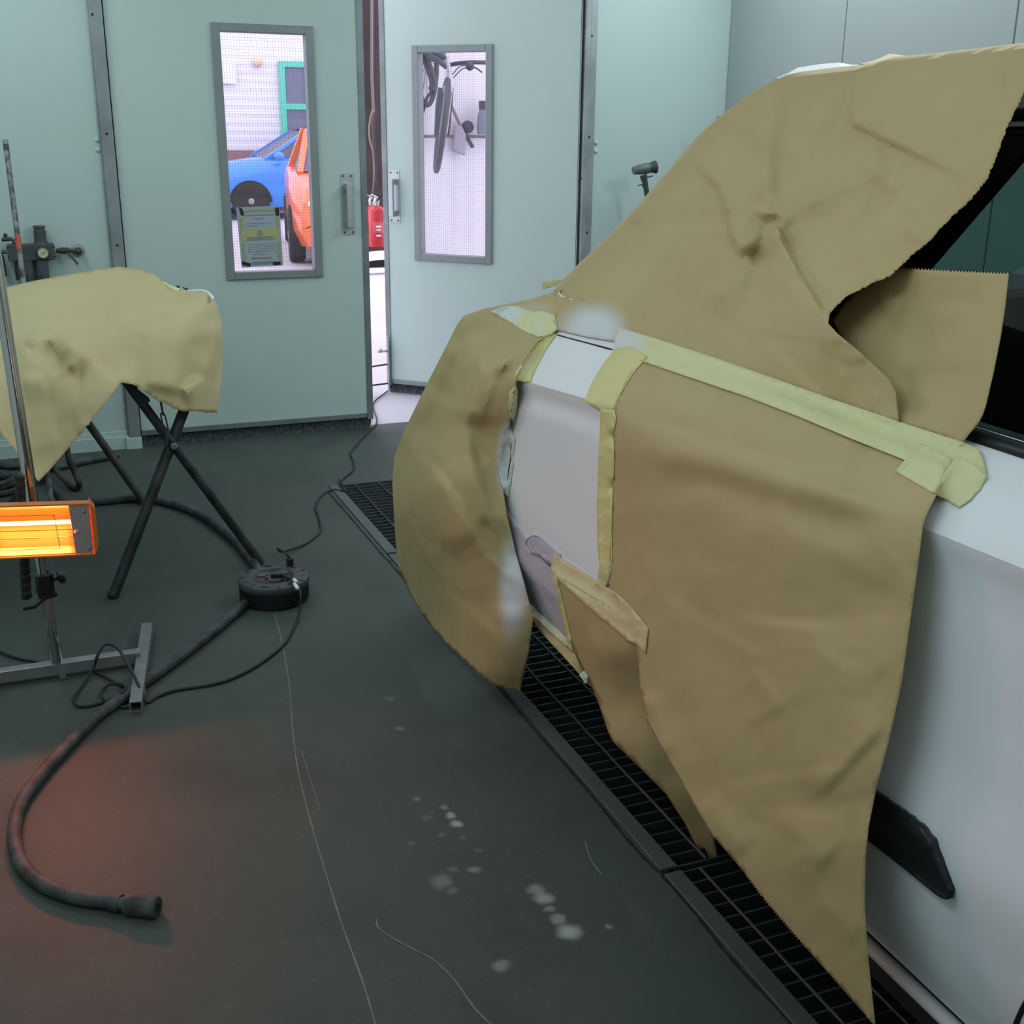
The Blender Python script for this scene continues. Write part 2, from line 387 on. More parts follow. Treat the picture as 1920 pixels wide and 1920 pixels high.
# ---- door leaves: built in the leaf's own plane (u along the leaf, n out of it towards the booth)
def leaf(name, label, O, U, width, win, handle, mirror):
    """O hinge-side bottom corner, U unit vector along leaf, N towards camera side"""
    U = Vector(U).normalized(); Nn = Vector((U.y, -U.x, 0))
    if Nn.dot(CAM-O) < 0: Nn = -Nn
    F = Matrix(((U.x, Nn.x, 0, O.x), (U.y, Nn.y, 0, O.y), (0, 0, 1, 0), (0, 0, 0, 1)))   # local (u, n, z)
    def uv(px, py, n=0):
        p = atp(px, py, O+Nn*n, Nn); d = p-O; return d.dot(U), p.z
    (u0, z1), (u1, _), (_, z0), _ = [uv(*q) for q in win]
    u0, u1 = sorted((u0, u1)); zb = .075
    D = .05
    m = MB()
    for a in ((0, u0, zb, ZD-.01), (u1, width, zb, ZD-.01), (u0, u1, zb, z0), (u0, u1, z1, ZD-.01)):
        m.box(a[0], a[1], -D, 0, a[2], a[3], 0, F)
    d = m.build(name, DOOR); struct(d); d['label'] = label
    fr = .036
    m = MB()
    for a in ((u0-.002, u0+fr, z0, z1), (u1-fr, u1+.002, z0, z1), (u0+fr, u1-fr, z0, z0+fr), (u0+fr, u1-fr, z1-fr, z1)):
        m.box(a[0], a[1], -D-.004, .012, a[2], a[3], 0, F)
    m.build('window_frame', WFRAME, d, bevel=.003)
    MB().box(u0+fr-.004, u1-fr+.004, -.028, -.022, z0+fr-.004, z1-fr+.004, 0, F).build('glass_pane', PANE, d)
    m = MB(); g = .0125; r = .0003
    u = u0+fr+g
    while u < u1-fr: m.box(u-r, u+r, -.0262, -.0252, z0+fr, z1-fr, 0, F); u += g
    z = z0+fr+g
    while z < z1-fr: m.box(u0+fr, u1-fr, -.0255, -.0245, z-r, z+r, 0, F); z += g
    m.build('wire_mesh', WIRE, d, kind='stuff', label='fine square wire mesh cast in the pane')
    # free edge steel strip, brush at the bottom
    MB().box(width-.028, width+.004, -D-.004, .004, .045, ZD-.01, 0, F).build('edge_strip', STEEL, d, bevel=.003)
    MB().box(0, width-.03, -.03, .006, .055, zb+.006, 0, F).build('brush_holder', STEEL, d, bevel=.002)
    m = MB(); n = int(width/.0035)
    for i in range(n):
        uu = i*width/n + rng.uniform(-.002, .002); l = rng.uniform(.002, .012); dx = rng.uniform(-.006, .006); dy = rng.uniform(-.004, .010)
        m.add([F @ Vector((uu-.0016, -.012+dy*.2, .057)), F @ Vector((uu+.0016, -.006, .057)), F @ Vector((uu+dx, dy, l))], [(0, 1, 2)])
    m.box(0, width-.01, -.022, -.008, .0005, .056, 0, F)
    m.build('brush', BRISTLE, d, kind='stuff', label='dark bristle draught brush along the bottom')
    # pull handle on a plate
    (hu0, hz1), (hu1, hz0) = [uv(*q) for q in handle]
    hu0, hu1 = sorted((hu0, hu1))
    pl = MB().box(hu0, hu1, 0, .003, hz0, hz1, 0, F).build('handle_plate', ALU, d, bevel=.001)
    cu = (hu0+hu1)/2
    m = MB(); zt, zz = hz1-.045, hz0+.035
    m.box(cu-.016, cu+.012, .036, .052, zz, zt, 0, F).box(cu-.014, cu+.01, 0, .04, zt-.03, zt, 0, F).box(cu-.014, cu+.01, 0, .04, zz, zz+.03, 0, F)
    m.build('handle_grip', ALU, pl, bevel=.003)
    for uu in (hu0+.012, hu1-.012):
        for z in (hz0+.012, hz1-.012):
            MB().lathe([(.005, 0), (.004, .003)], 8, F @ Matrix.Translation((uu, .003, z)) @ Matrix.Rotation(-PI/2, 4, 'X')).build('screw', BLACK, pl)
    return d, F
d1, F1 = leaf('door_1', 'left leaf of the pale green booth door, closed', Vector((DX0, YB, 0)), (1, 0, 0), DXM-DX0-.006,
              ((395, 41.7), (586, 50.7), (430.7, 525), (607, 519)), ((638, 325), (666, 440)), False)
U2 = Vector((1.818-2.633, 6.42-YB, 0)).normalized()
d2, F2 = leaf('door_2', 'right leaf of the pale green booth door, swung open outwards', Vector((DX1, YB, 0)), U2, 1.125,
              ((773, 85), (924, 81), (786, 488), (926, 493)), ((729, 319), (751, 418)), True)
# drop bolt on the open leaf's free edge
m = MB(); m.box(1.098, 1.118, .004, .012, .05, .30, 0, F2)
db = m.build('drop_bolt', STEEL, d2, bevel=.002)
MB().tube([F2 @ Vector((1.108, .02, .01)), F2 @ Vector((1.108, .02, .33))], .007, 8).build('bolt_rod', ALU, db)
MB().tube([F2 @ Vector((1.108, .02, .245)), F2 @ Vector((1.108, .06, .25)), F2 @ Vector((1.13, .075, .25))], .007, 8).ball(F2 @ Vector((1.13, .08, .255)), .014).build('bolt_knob', ALU, db)

# ---- floor gratings
GRATE = mat('grating_steel', (.085, .10, .10), .5, .5, noise=(12, .7, (.05, .06, .06)), bump=(40, .2))
FRAMEM = mat('grating_frame_steel', (.115, .135, .13), .55, .25, noise=(5, .7, (.085, .10, .097)), bump=(45, .12))
def grating(y0, y1, rods, label):
    g = thing('floor_grating', label, 'grating', (PX0, y0, 0), 'steel gratings over the floor pit beside the car')
    m = MB(); m.box(PX0+.002, PX0+.042, y0+.006, y1-.004, -.005, .004).box(PX0+.036, PX0+.042, y0+.006, y1-.004, -.035, -.005)
    m.build('frame', FRAMEM, g, bevel=.002)
    m = MB(); m.box(PX1-.042, PX1-.002, y0+.006, y1-.004, -.005, .004); m.build('frame', FRAMEM, g, bevel=.002)
    n = int(round((y1-y0)/.0405)); base = None
    for i in range(n+1):
        y = y0+.008+(y1-y0-.014)*i/n
        if base is None:
            base = MB().box(0, PX1-PX0-.08, -.0022, .0022, -.034, -.001).mesh('bearing_bar', GRATE)
        o = link('bearing_bar', base, g); o.location = (PX0+.041, y, rng.uniform(-.0012, .0008)); o.matrix_parent_inverse = Matrix.Translation(-g.location)
        if rng.random() < .25: o.rotation_euler = (rng.uniform(-.12, .12), 0, rng.uniform(-.004, .004))
    for x in rods:
        # twisted cross rod
        pts = [Vector((x+rng.uniform(-.0012, .0012), y0+.01+(y1-y0-.02)*i/24, .0005)) for i in range(25)]
        MB().tube(pts, .0032, 6).build('cross_rod', GRATE, g)
    return g
R1 = [1.147+.104*i for i in range(16)]; R2 = [1.176+.104*i for i in range(16)]
grating(-.2, 1.78, R1, 'floor grating panel nearest the camera, under the car doors')
grating(1.785, 3.80, R2, 'middle floor grating panel, half hidden by the rear masking paper')
grating(3.805, PY1, R2, 'farthest floor grating panel, end nearest the booth door')
# hairline cracks and scratches in the floor
def ribbon(pts, wd, parent, m, name, z=.0009):
    P = floor_path(pts, z, 6); M_ = MB(); rows = []
    for i, p in enumerate(P):
        t = (P[min(i+1, len(P)-1)]-P[max(i-1, 0)]).normalized(); s = Vector((-t.y, t.x, 0))*wd/2*rng.uniform(.6, 1.3)
        rows.append([p-s, p+s])
    M_.grid(rows).build(name, m, parent)
SCR = mat('floor_scratch', (.20, .21, .19), .7); CRK = mat('floor_crack', (.012, .014, .014), .9)
ribbon([(515, 1150), (530, 1210), (543, 1290), (549, 1370), (560, 1450), (588, 1560), (612, 1640), (640, 1730), (680, 1840), (705, 1925)], .0032, floor, SCR, 'scratch')
ribbon([(705, 1722), (712, 1742), (760, 1772), (810, 1798), (850, 1835), (890, 1890), (925, 1925)], .0032, floor, SCR, 'scratch')
ribbon([(565, 1405), (600, 1520)], .002, floor, SCR, 'scratch')
ribbon([(1097, 1578), (1107, 1610), (1128, 1640)], .003, floor, SCR, 'scratch')
ribbon([(615, 922), (650, 962), (700, 1020), (727, 1050), (745, 1049)], .008, floor, CRK, 'crack')
ribbon([(728, 1052), (760, 1088), (850, 1190), (952, 1309), (1010, 1377), (1080, 1457), (1130, 1516), (1180, 1578), (1232, 1632), (1252, 1632)], .007, floor, CRK, 'crack')
ribbon([(1240, 1640), (1300, 1708), (1350, 1772), (1400, 1830), (1440, 1872), (1488, 1925)], .007, floor, CRK, 'crack')

# ================================================================== CAR
CARX = 1.95
car = thing('car', 'white car half wrapped in brown masking paper beside the floor grating', 'car', (CARX, .5, 0))
def lerp(a, b, t): return a+(b-a)*t
def interp(tab, v):
    if v <= tab[0][0]: return tab[0][1]
    for (a, x), (b_, y) in zip(tab, tab[1:]):
        if v <= b_: return lerp(x, y, (v-a)/(b_-a))
    return tab[-1][1]
def zcrease(y): return interp([(-1, .99), (.5, .975), (1.15, .958), (2.15, .916), (2.6, .878)], y)
PROF = [(.20, .072), (.26, .056), (.33, .030), (.40, .012), (.47, .002), (.52, -.006), (.56, -.007), (.60, 0), (.66, .010), (.75, .016), (.84, .016)]
def side_x(y, z):
    zc = zcrease(y)
    if z < zc-.07: 
        k = interp([(1.2, 1), (2.0, .35), (3, .2)], y)
        return 1.042 + interp(PROF, z)*(k if z > .4 else 1)
    lowx = side_x(y, zc-.0701)
    return interp([(zc-.07, lowx), (zc-.035, 1.055), (zc-.012, 1.049), (zc, 1.047), (zc+.012, 1.055), (zc+.05, 1.098), (1.04, 1.18), (1.06, 1.205)], z)
YE = 2.70
def plan(y_or_t):
    """stations: (dx, y, blend of side profile)"""
ST = []
y = -1.55
while y < 2.61: ST.append((0, y)); y += .035
for i in range(15):
    a = (PI/2)*i/14; ST.append((.30*(1-math.cos(a)), 2.62+.26*math.sin(a)))
for i in range(1, 8): ST.append((.30+.60*i/7, 2.88+.012*math.sin(PI*i/14)))
def zrows(y):
    zc = zcrease(y); lo = [lerp(.268, zc-.085, i/26) for i in range(27)]
    return lo + [zc+d for d in (-.07, -.055, -.04, -.028, -.018, -.01, -.004, 0, .004, .010, .018, .03, .045)] + [lerp(zc+.055, 1.06, i/4) for i in range(5)]
AXR, AXF, WR = 1.66, -.93, .365
rows = []
for dx, y in ST:
    row = []
    for z in zrows(min(y, 2.7)):
        zz = z
        x = side_x(min(y, 2.7), zz)
        if dx > 0: x = x + dx
        if y < -1.2: x += (abs(y+1.2)/.35)**2*.12
        row.append(Vector((x, y, zz)))
    rows.append(row)
m = MB()
def keep(c): 
    for ay in (AXR, AXF):
        if (c.y-ay)**2 + (c.z-.31)**2 < WR**2 and c.x < 1.4: return False
    return True
n = len(rows[0])
for sgn in (0, 1):
    fs = []
    vs = [Vector((2*CARX-v.x if sgn else v.x, v.y, v.z)) for r in rows for v in r]
    for i in range(len(rows)-1):
        for j in range(n-1):
            q = (i*n+j, i*n+j+1, (i+1)*n+j+1, (i+1)*n+j)
            cc = sum((rows[i][j], rows[i][j+1], rows[i+1][j], rows[i+1][j+1]), Vector())/4
            if keep(cc): fs.append(q)
    m.add(vs, fs)
# nose, bonnet
nose = [r for r in [rows[0]]][0]
m.grid([[v, Vector((2*CARX-v.x, v.y, v.z))] for v in nose])
m.add([(1.18, -1.55, 1.0), (2.72, -1.55, 1.0), (2.70, -.45, 1.06), (1.2, -.45, 1.06)], [(0, 1, 2, 3)])
bod = m.build('body', WHITEMATT, car, smooth=True)
BODY_V, BODY_F = [v.copy() for v in m.v], list(m.f)
# underbody and floor pan
MB().box(1.16, 2.74, -1.5, 2.62, .17, .24).build('underbody', CABIN, car)
# roof and upper structure
m = MB(); rr = []
for i in range(15):
    y = -.35+2.3*i/14; zz = 1.500+.015*math.sin(PI*i/14); r = []
    for k in range(13):
        s_k = -1+2*k/12; x = CARX+.415*s_k; r.append(Vector((x, y, zz+.045*(1-abs(s_k)**2.6))))
    r = [r[0]+Vector((-.022, 0, -.045))] + r + [r[-1]+Vector((.022, 0, -.045))]
    rr.append(r)
m.grid(rr).build('roof', WHITECAR, car, smooth=True)
BELT, TOP = Vector((1.215, 0, 1.045)), Vector((1.53, 0, 1.47))
def gl(y, t, off=0, far=False):
    p = BELT.lerp(TOP, t); x = p.x + .05*math.sin(PI*t)*-.5 + off
    return Vector((2*CARX-x if far else x, y, p.z))
for far in (False, True):
    m = MB(); m.grid([[gl(y, k/8, .008, far) for k in range(9)] for y in [-.5+(1.62+.5)*i/10 for i in range(11)]])
    m.build('side_window', CARGLASS, car, smooth=True)
    # black pillars, quarter trim and frames
    m = MB()
    def pill(ya0, ya1, yb0, yb1, t0=0, t1=1, off=-.006, th=.022):
        q = [gl(ya0, t0, off, far), gl(ya1, t0, off, far), gl(yb1, t1, off, far), gl(yb0, t1, off, far)]
        m.prism(q, (th if not far else -th, 0, 0))
    pill(1.60, 2.45, 1.50, 1.95); pill(.74, .86, .70, .80); pill(-.60, -.5, -.1, .0)
    pill(-.5, 2.0, -.5, 2.0, .955, 1.03); pill(-.5, 2.1, -.5, 2.1, -.03, .03)
    m.build('pillar_trim', GLOSSBLK, car)
# roof-edge gutter: black seal and body-colour strip
MB().tube([(1.522, -.4, 1.478), (1.522, 1.9, 1.480)], .012, 8).build('roof_seal', BLKTRIM, car, smooth=True)
# waist rubber strip below the window
MB().tube([Vector((1.196, y, 1.047)) for y in (-.5, .3, 1.0, 1.6, 2.2)], .014, 10).build('waist_strip', BLKTRIM, car, smooth=True)
# hatch glass and windscreen
m = MB(); m.grid([[Vector((CARX+.40*s, 1.95, 1.50)), Vector((CARX+.68*s, 2.46, 1.05))] for s in (-1, -.5, 0, .5, 1)]); m.build('rear_window', CARGLASS, car)
m = MB(); m.grid([[Vector((CARX+.40*s, -.35, 1.49)), Vector((CARX+.74*s, -.8, 1.03))] for s in (-1, -.5, 0, .5, 1)]); m.build('windscreen', CARGLASS, car)
# cabin: dark tub, door cards, seat with headrest
m = MB(); m.box(1.24, 2.66, -.5, 2.5, .30, .34); m.box(1.22, 1.25, -.5, 2.3, .34, 1.03).box(2.65, 2.68, -.5, 2.3, .34, 1.03); m.box(1.3, 2.6, 1.75, 1.85, .34, 1.15)
m.build('cabin_lining', CABIN, car)
for sx in (1.62, 2.25):
    s = MB().box(sx-.24, sx+.24, .55, 1.0, .5, .62).box(sx-.23, sx+.23, .98, 1.12, .6, 1.08).build('seat', CABIN, car, bevel=.05)
    MB().box(sx-.13, sx+.13, 1.03, 1.12, 1.14, 1.33).tube([(sx-.05, 1.075, 1.05), (sx-.05, 1.075, 1.18)], .008).tube([(sx+.05, 1.075, 1.05), (sx+.05, 1.075, 1.18)], .008).build('headrest', CABIN, s, bevel=.04)
# wheels
for wx, sg in ((1.25, 1), (2*CARX-1.25, -1)):
    for ay in (AXR, AXF):
        M_ = Matrix.Translation((wx, ay, .305)) @ Matrix.Rotation(PI/2*sg, 4, 'Y')
        wh = MB().lathe([(.19, .0), (.27, -.005), (.30, .02), (.305, .06), (.305, .15), (.30, .19), (.27, .21), (.19, .2)], 32, M_).build('wheel', TYRE, car, smooth=True)
        m = MB().lathe([(.195, .03), (.185, .01), (.17, .035), (.05, .03), (.045, .012), (.0, .012)][:5], 24, M_)
        for k in range(5):
            a = 2*PI*k/5; m.bar(M_ @ Vector((.04*math.cos(a), .04*math.sin(a), .022)), M_ @ Vector((.185*math.cos(a), .185*math.sin(a), .018)), .045, .02)
        m.build('rim', RIM, wh)
# sill strip under the door
MB().tube([Vector((1.102, y, .240)) for y in (-.5, .2, .8, 1.2, 1.30)], .0125, 12).build('sill_trim', WHITECAR, car, smooth=True)
MB().box(1.105, 1.16, -.5, 1.3, .19, .228).build('sill_panel', BLKTRIM, car)

# ---- things that lie on the side of the car
SURF_V, SURF_F = list(BODY_V), list(BODY_F)
BODYTREE = BVHTree.FromPolygons(BODY_V, BODY_F)
def surf_add(vs, fs):
    o = len(SURF_V); SURF_V.extend(vs); SURF_F.extend(tuple(i+o for i in f) for f in fs)
_bvh = [None, 0]
def bvh():
    if _bvh[1] != len(SURF_F): _bvh[0] = BVHTree.FromPolygons(SURF_V, SURF_F); _bvh[1] = len(SURF_F)
    return _bvh[0]

def densify(outline, step):
    """outline of (x, y[, flag]); flag 't' torn segment, 'z' saw-tooth segment. returns points and segment ids"""
    pts = []; seg = []
    N = len(outline)
    for i in range(N):
        a, b_ = outline[i], outline[(i+1) % N]; fl = a[2] if len(a) > 2 else ''
        ax, ay, bx, by = a[0], a[1], b_[0], b_[1]; L = math.hypot(bx-ax, by-ay)
        st = 3.0 if fl in ('t', 'z') else step
        k = max(1, int(round(L/st)))
        for j in range(k):
            t = j/k; x, y_ = lerp(ax, bx, t), lerp(ay, by, t)
            if fl and j:
                o = rng.uniform(-1.6, 1.6) if fl == 't' else (2.3 if j % 2 else -2.3)
                x += -(by-ay)/L*o; y_ += (bx-ax)/L*o
            pts.append((x, y_)); seg.append(i)
    return pts, seg
def inside(poly, x, y):
    c = False; j = len(poly)-1
    for i in range(len(poly)):
        (xi, yi), (xj, yj) = poly[i], poly[j]
        if (yi > y) != (yj > y) and x < (xj-xi)*(y-yi)/(yj-yi)+xi: c = not c
        j = i
    return c
def triangulate(outline, step):
    pts, seg = densify(outline, step)
    n0 = len(pts); arr = np.array(pts)
    xs, ys = arr[:, 0], arr[:, 1]; extra = []
    yy_ = ys.min()+step/2; row = 0
    while yy_ < ys.max():
        xx = xs.min()+(step/2 if row % 2 else 0)
        while xx < xs.max():
            if inside(pts, xx, yy_) and np.min((xs-xx)**2+(ys-yy_)**2) > (step*.45)**2: extra.append((xx+rng.uniform(-.12, .12)*step, yy_+rng.uniform(-.12, .12)*step))
            xx += step
        yy_ += step*.87; row += 1
    allp = [Vector(p) for p in pts+extra]
    edges = [(i, (i+1) % n0) for i in range(n0)]
    v, e, f, ov, oe, of = delaunay_2d_cdt(allp, edges, [], 1, 1e-4)
    used = sorted({i for t in f for i in t}); new = {o: i for i, o in enumerate(used)}
    omap = {}
    for i, o in enumerate(ov):
        for k in o:
            if i in new: omap[k] = new[i]
    return [(v[i].x, v[i].y) for i in used], [tuple(new[i] for i in t) for t in f], seg, omap, n0
def neigh(nv, fs):
    nb = [set() for _ in range(nv)]
    for f in fs:
        for i in range(len(f)):
            a, b_ = f[i], f[(i+1) % len(f)]; nb[a].add(b_); nb[b_].add(a)
    return nb
def noise2(x, y, s, seed=0):
    from mathutils import noise as nz
    return nz.noise(Vector((x/s+seed*17.3, y/s-seed*9.1, seed*3.7)))
def finish(name, V, Fs, m, parent, thick, attr, px, smooth=True):
    me = bpy.data.meshes.new(name); me.from_pydata([tuple(v) for v in V], [], Fs); me.materials.append(m)
    bm = bmesh.new(); bm.from_mesh(me); bmesh.ops.recalc_face_normals(bm, faces=bm.faces)
    up = sum((f.normal.dot(CAM-f.calc_center_median())*f.calc_area() for f in bm.faces))
    if up < 0: bmesh.ops.reverse_faces(bm, faces=bm.faces)
    bm.to_mesh(me); bm.free()
    a = me.attributes.new('overspray', 'FLOAT', 'POINT')
    vals = [min(1, max(0, attr(*p))) if (attr and p) else 0.0 for p in px]
    a.data.foreach_set('value', vals)
    o = link(name, me, parent, smooth)
    if thick:
        s = o.modifiers.new('thickness', 'SOLIDIFY'); s.thickness = thick; s.offset = -1
    return o
def drape(name, outline, m, step=9, off=.004, parent=None, thick=.0006, attr=None, crinkle=.0, add=True, relax=12, lift=None, **tags):
    """lay a flat piece of material onto whatever is already there"""
    P, Fs, seg, om, n0 = triangulate(outline, step); tree = bvh()
    T = []
    for (x, y) in P:
        d = ray(x, y).normalized(); h = tree.ray_cast(CAM, d, 8)
        T.append(h[3] if h[0] and h[0].x < 1.55 else None)
    nb = neigh(len(P), Fs)
    for _ in range(60):
        if all(t is not None for t in T): break
        T2 = list(T)
        for i, t in enumerate(T):
            if t is None:
                k = [T[j] for j in nb[i] if T[j] is not None]
                if k: T2[i] = sum(k)/len(k)
        T = T2
    known = [t for t in T if t is not None]; mean = sum(known)/len(known) if known else 3.0
    T = [mean if t is None else t for t in T]
    for _ in range(relax):
        T = [min(t, lerp(t, sum(T[j] for j in nb[i])/max(1, len(nb[i])), .6)) for i, t in enumerate(T)]
    V = []
    for i, (x, y) in enumerate(P):
        o = off + (crinkle*(noise2(x, y, 14, 3)+.6*noise2(x, y, 6, 5)) if crinkle else 0) + (lift(x, y) if lift else 0)
        V.append(CAM + ray(x, y).normalized()*(T[i]-o))
    o = finish(name, V, Fs, m, parent, thick, attr, P)
    if add: surf_add(V, Fs)
    for k, v in tags.items(): o[k] = v
    return o

def tps(ctrl):
    A = np.array([(c[0]/1000, c[1]/1000) for c in ctrl]); z = np.array([c[2] for c in ctrl]); n = len(A)
    def phi(r2): return np.where(r2 > 1e-12, .5*r2*np.log(np.maximum(r2, 1e-12)), 0)
    D = ((A[:, None]-A[None])**2).sum(-1); K = phi(D)+np.eye(n)*1e-5
    Pm = np.c_[np.ones(n), A]; L = np.zeros((n+3, n+3)); L[:n, :n] = K; L[:n, n:] = Pm; L[n:, :n] = Pm.T
    s = np.linalg.solve(L, np.r_[z, 0, 0, 0])
    def f(X):
        X = np.asarray(X)/1000; d = ((X[:, None]-A[None])**2).sum(-1); return phi(d) @ s[:n] + s[n] + X @ s[n+1:]
    return f
def segd(x, y, c):
    (x0, y0), (x1, y1) = c[0], c[1]; dx, dy = x1-x0, y1-y0; L2 = dx*dx+dy*dy
    t = ((x-x0)*dx+(y-y0)*dy)/L2; tc = min(1, max(0, t)); ex, ey = x-(x0+tc*dx), y-(y0+tc*dy)
    sgn = 1 if dx*(y-y0)-dy*(x-x0) > 0 else -1
    return math.hypot(ex, ey), sgn, t, tc
def crease_h(x, y, creases):
    """folds: (p, q, width px, height m, kind): 'r' ridge (tent), 'g' soft ridge, 's' step up on the right-hand side of p->q"""
    h = 0
    for c in creases:
        if c[4] == 'S':           # overlapping fold along a polyline: sharp on the left, bulging and fading to the right
            best = None
            for i in range(len(c[0])-1):
                q = segd(x, y, (c[0][i], c[0][i+1]))
                if best is None or q[0] < best[0]-1e-9: best = (q[0], q[1], (i+q[3])/(len(c[0])-1))
            d, sg, u = best; q = min(1, max(0, (d*sg+4)/8)); h += c[3]*q*math.exp(-max(0, d*sg)/c[2])*min(1, 5*u, 5*(1-u)); continue
        d, sg, t, tc = segd(x, y, c); w_, a, k = c[2], c[3], c[4]
        fade = min(1, 4*tc*(1-tc)*1.6+.12) if 0 < t < 1 else max(0, .12-d/w_*.1)
        if k == 'r': h += a*max(0, 1-math.hypot(d, 4)/max(w_, 13)+4/max(w_, 13))*fade
        elif k == 'g': h += a*math.exp(-(d/w_)**2)*fade
        elif k == 's':
            q = min(1, max(0, (d*sg+11)/22)); q = q*q*(3-2*q); h += a*q*math.exp(-max(0, d*sg)/w_)*fade
    return h
def crumple(outline, n, seed, amp):
    r = random.Random(seed); poly = [(p[0], p[1]) for p in outline]; xs = [p[0] for p in poly]; ys = [p[1] for p in poly]; out = []
    while len(out) < n:
        x, y = r.uniform(min(xs), max(xs)), r.uniform(min(ys), max(ys))
        if not inside(poly, x, y): continue
        a = r.uniform(0, PI); l = r.uniform(40, 150)
        out.append(((x-l*math.cos(a), y-l*math.sin(a)), (x+l*math.cos(a), y+l*math.sin(a)), r.uniform(22, 90), amp*r.uniform(.35, 1)*r.choice((-1, 1)), r.choice('ssr')))
        if len(out) % 2:
            c = out[-1]; mx, my = (c[0][0]+c[1][0])/2+r.uniform(-30, 30), (c[0][1]+c[1][1])/2+r.uniform(-30, 30)
            out[-1] = ([c[0], (mx, my), c[1]], None, r.uniform(30, 70), c[3]*.55, 'S')
    return out
def sheet(name, outline, ctrl, axis, m, creases=(), step=11, wrap=(), attr=None, noise=.004, parent=None, clamp=False, folds=0, seed=1, famp=.006, gain=1.0, **tags):
    P, Fs, seg, om, n0 = triangulate(outline, step)
    creases = [(c[0], c[1], c[2], c[3]*(gain if c[4] != 'S' else 1), c[4]) for c in creases] + crumple(outline, folds, seed, famp)
    vals = tps(ctrl)(P); V = []
    hs = [crease_h(x, y, creases) for (x, y) in P]; nb = neigh(len(P), Fs)
    for _ in range(1): hs = [.6*h+.4*sum(hs[j] for j in nb[i])/max(1, len(nb[i])) for i, h in enumerate(hs)]
    for (x, y), v, hc in zip(P, vals, hs):
        p = at(x, y, axis, float(v)); d = ray(x, y).normalized()
        if clamp:
            xg = gl(p.y, min(1, max(0, (p.z-BELT.z)/(TOP.z-BELT.z)))).x-.014
            if p.x > xg: p = at(x, y, 0, xg)
        h = hc + noise*(noise2(x, y, 130, 1)+.55*noise2(x, y, 60, 2)+.25*noise2(x, y, 28, 4))
        V.append(p - d*h)
    if axis == 0:            # keep the sheet clear of the bodywork it lies on
        T = [(v-CAM).length for v in V]; lim = []
        for (x, y) in P:
            hh_ = BODYTREE.ray_cast(CAM, ray(x, y).normalized(), 8); lim.append(hh_[3]-.012 if hh_[0] and hh_[0].x < 1.55 else 99)
        T2 = [min(t, l) for t, l in zip(T, lim)]
        hit = [t2 < t for t, t2 in zip(T, T2)]
        for _ in range(6):
            T2 = [min(T2[i], .4*T2[i]+.6*sum(T2[j] for j in nb[i])/len(nb[i])) if (hit[i] or any(hit[j] for j in nb[i])) else T2[i] for i in range(len(P))]
        V = [CAM+ray(x, y).normalized()*t for (x, y), t in zip(P, T2)]
    Fs = list(Fs); px = list(P)
    for (s0, s1, offs) in wrap:      # continue the sheet round the edges s0..s1 (away from view)
        ids = [om[i] for i in range(n0) if s0 <= seg[i] < s1 and i in om]
        last = [i for i in range(n0) if seg[i] == s1 % len(outline)]
        if last and last[0] in om: ids.append(om[last[0]])
        prev = ids; tot = len(ids)
        for of in offs:
            cur = []
            for k, i in enumerate(ids):
                wv = 1.0
                V.append(V[i] + Vector(of)*wv); px.append(P[i]); cur.append(len(V)-1)
            for k in range(tot-1): Fs.append((prev[k], prev[k+1], cur[k+1], cur[k]))
            prev = cur
    o = finish(name, V, Fs, m, parent, .0009, attr, px)
    if parent is None or tags.get('surface'): surf_add(V, Fs)
    tags.pop('surface', None)
    for k, v in tags.items(): o[k] = v
    return o
def blob(x0, y0, rx, ry, a=1.0):
    return lambda x, y: a*(lambda q: q*q*(3-2*q))(max(0, min(1, 1.4*(1-math.hypot((x-x0)/rx, (y-y0)/ry)))))
def mixa(*fs):
    return lambda x, y: max(f(x, y) for f in fs)

# bumper corner (primer) below the wing line, its reflector recess, door moulding, door gap
drape('bumper', [(938, 930), (950, 955), (962, 975), (985, 1003), (1010, 1022), (1060, 1050), (1130, 1097), (1150, 1110), (1140, 1200), (1075, 1225), (1060, 1205), (1000, 1160), (985, 1120), (955, 1010)],
      PRIMER, 8, .006, car, .003, relax=3, label='bare grey-lilac bumper corner')
m = MB()
def on(px, py, o=.008):
    d = ray(px, py).normalized(); h = bvh().ray_cast(CAM, d, 8); return CAM + d*((h[3] if h[0] and h[0].x < 1.55 else at(px, py, 0, 1.04).__sub__(CAM).length)-o)
drape('recess_floor', [(988, 1026), (988, 1017), (993, 1009), (1001, 1006), (1011, 1009), (1034, 1028), (1052, 1044), (1048, 1064), (1028, 1053), (1011, 1042), (997, 1037)], mat('recess_shade_primer', (.52, .50, .58), .5), 5, .007, car, .001, add=False)  # recess shade painted in: flush plate in a darker primer
rim = [on(*p) for p in ((1046, 1065), (1036, 1058), (1025, 1051), (1010, 1041), (996, 1036), (988, 1028), (986, 1018), (991, 1009), (1001, 1004), (1012, 1007), (1034, 1026), (1050, 1041))]
rec = MB().tube(cr(rim, 5), .0024, 8).build('reflector_recess', PRIMER, car, smooth=True)
drape('recess_slot', [(1008, 1040), (1012, 1038), (1032, 1058), (1030, 1062)], mat('slot_dark', (.12, .11, .12), .6), 4, .006, rec, .001, add=False)
drape('screw_hole', [(997, 1021), (1000, 1024), (1003, 1031), (999, 1029)], CABIN, 3, .007, rec, .001, add=False)
drape('lamp_gap', [(957, 830), (960, 832), (959, 862), (957, 880), (954, 905), (951, 905), (953, 878), (957, 858)], CABIN, 4, .002, car, .001, add=False)
drape('wing_seam', [(1045, 627), (1095, 640), (1145, 653), (1150, 656), (1143, 656), (1095, 642.5), (1044, 629)], CABIN, 4, .002, car, .001, add=False)
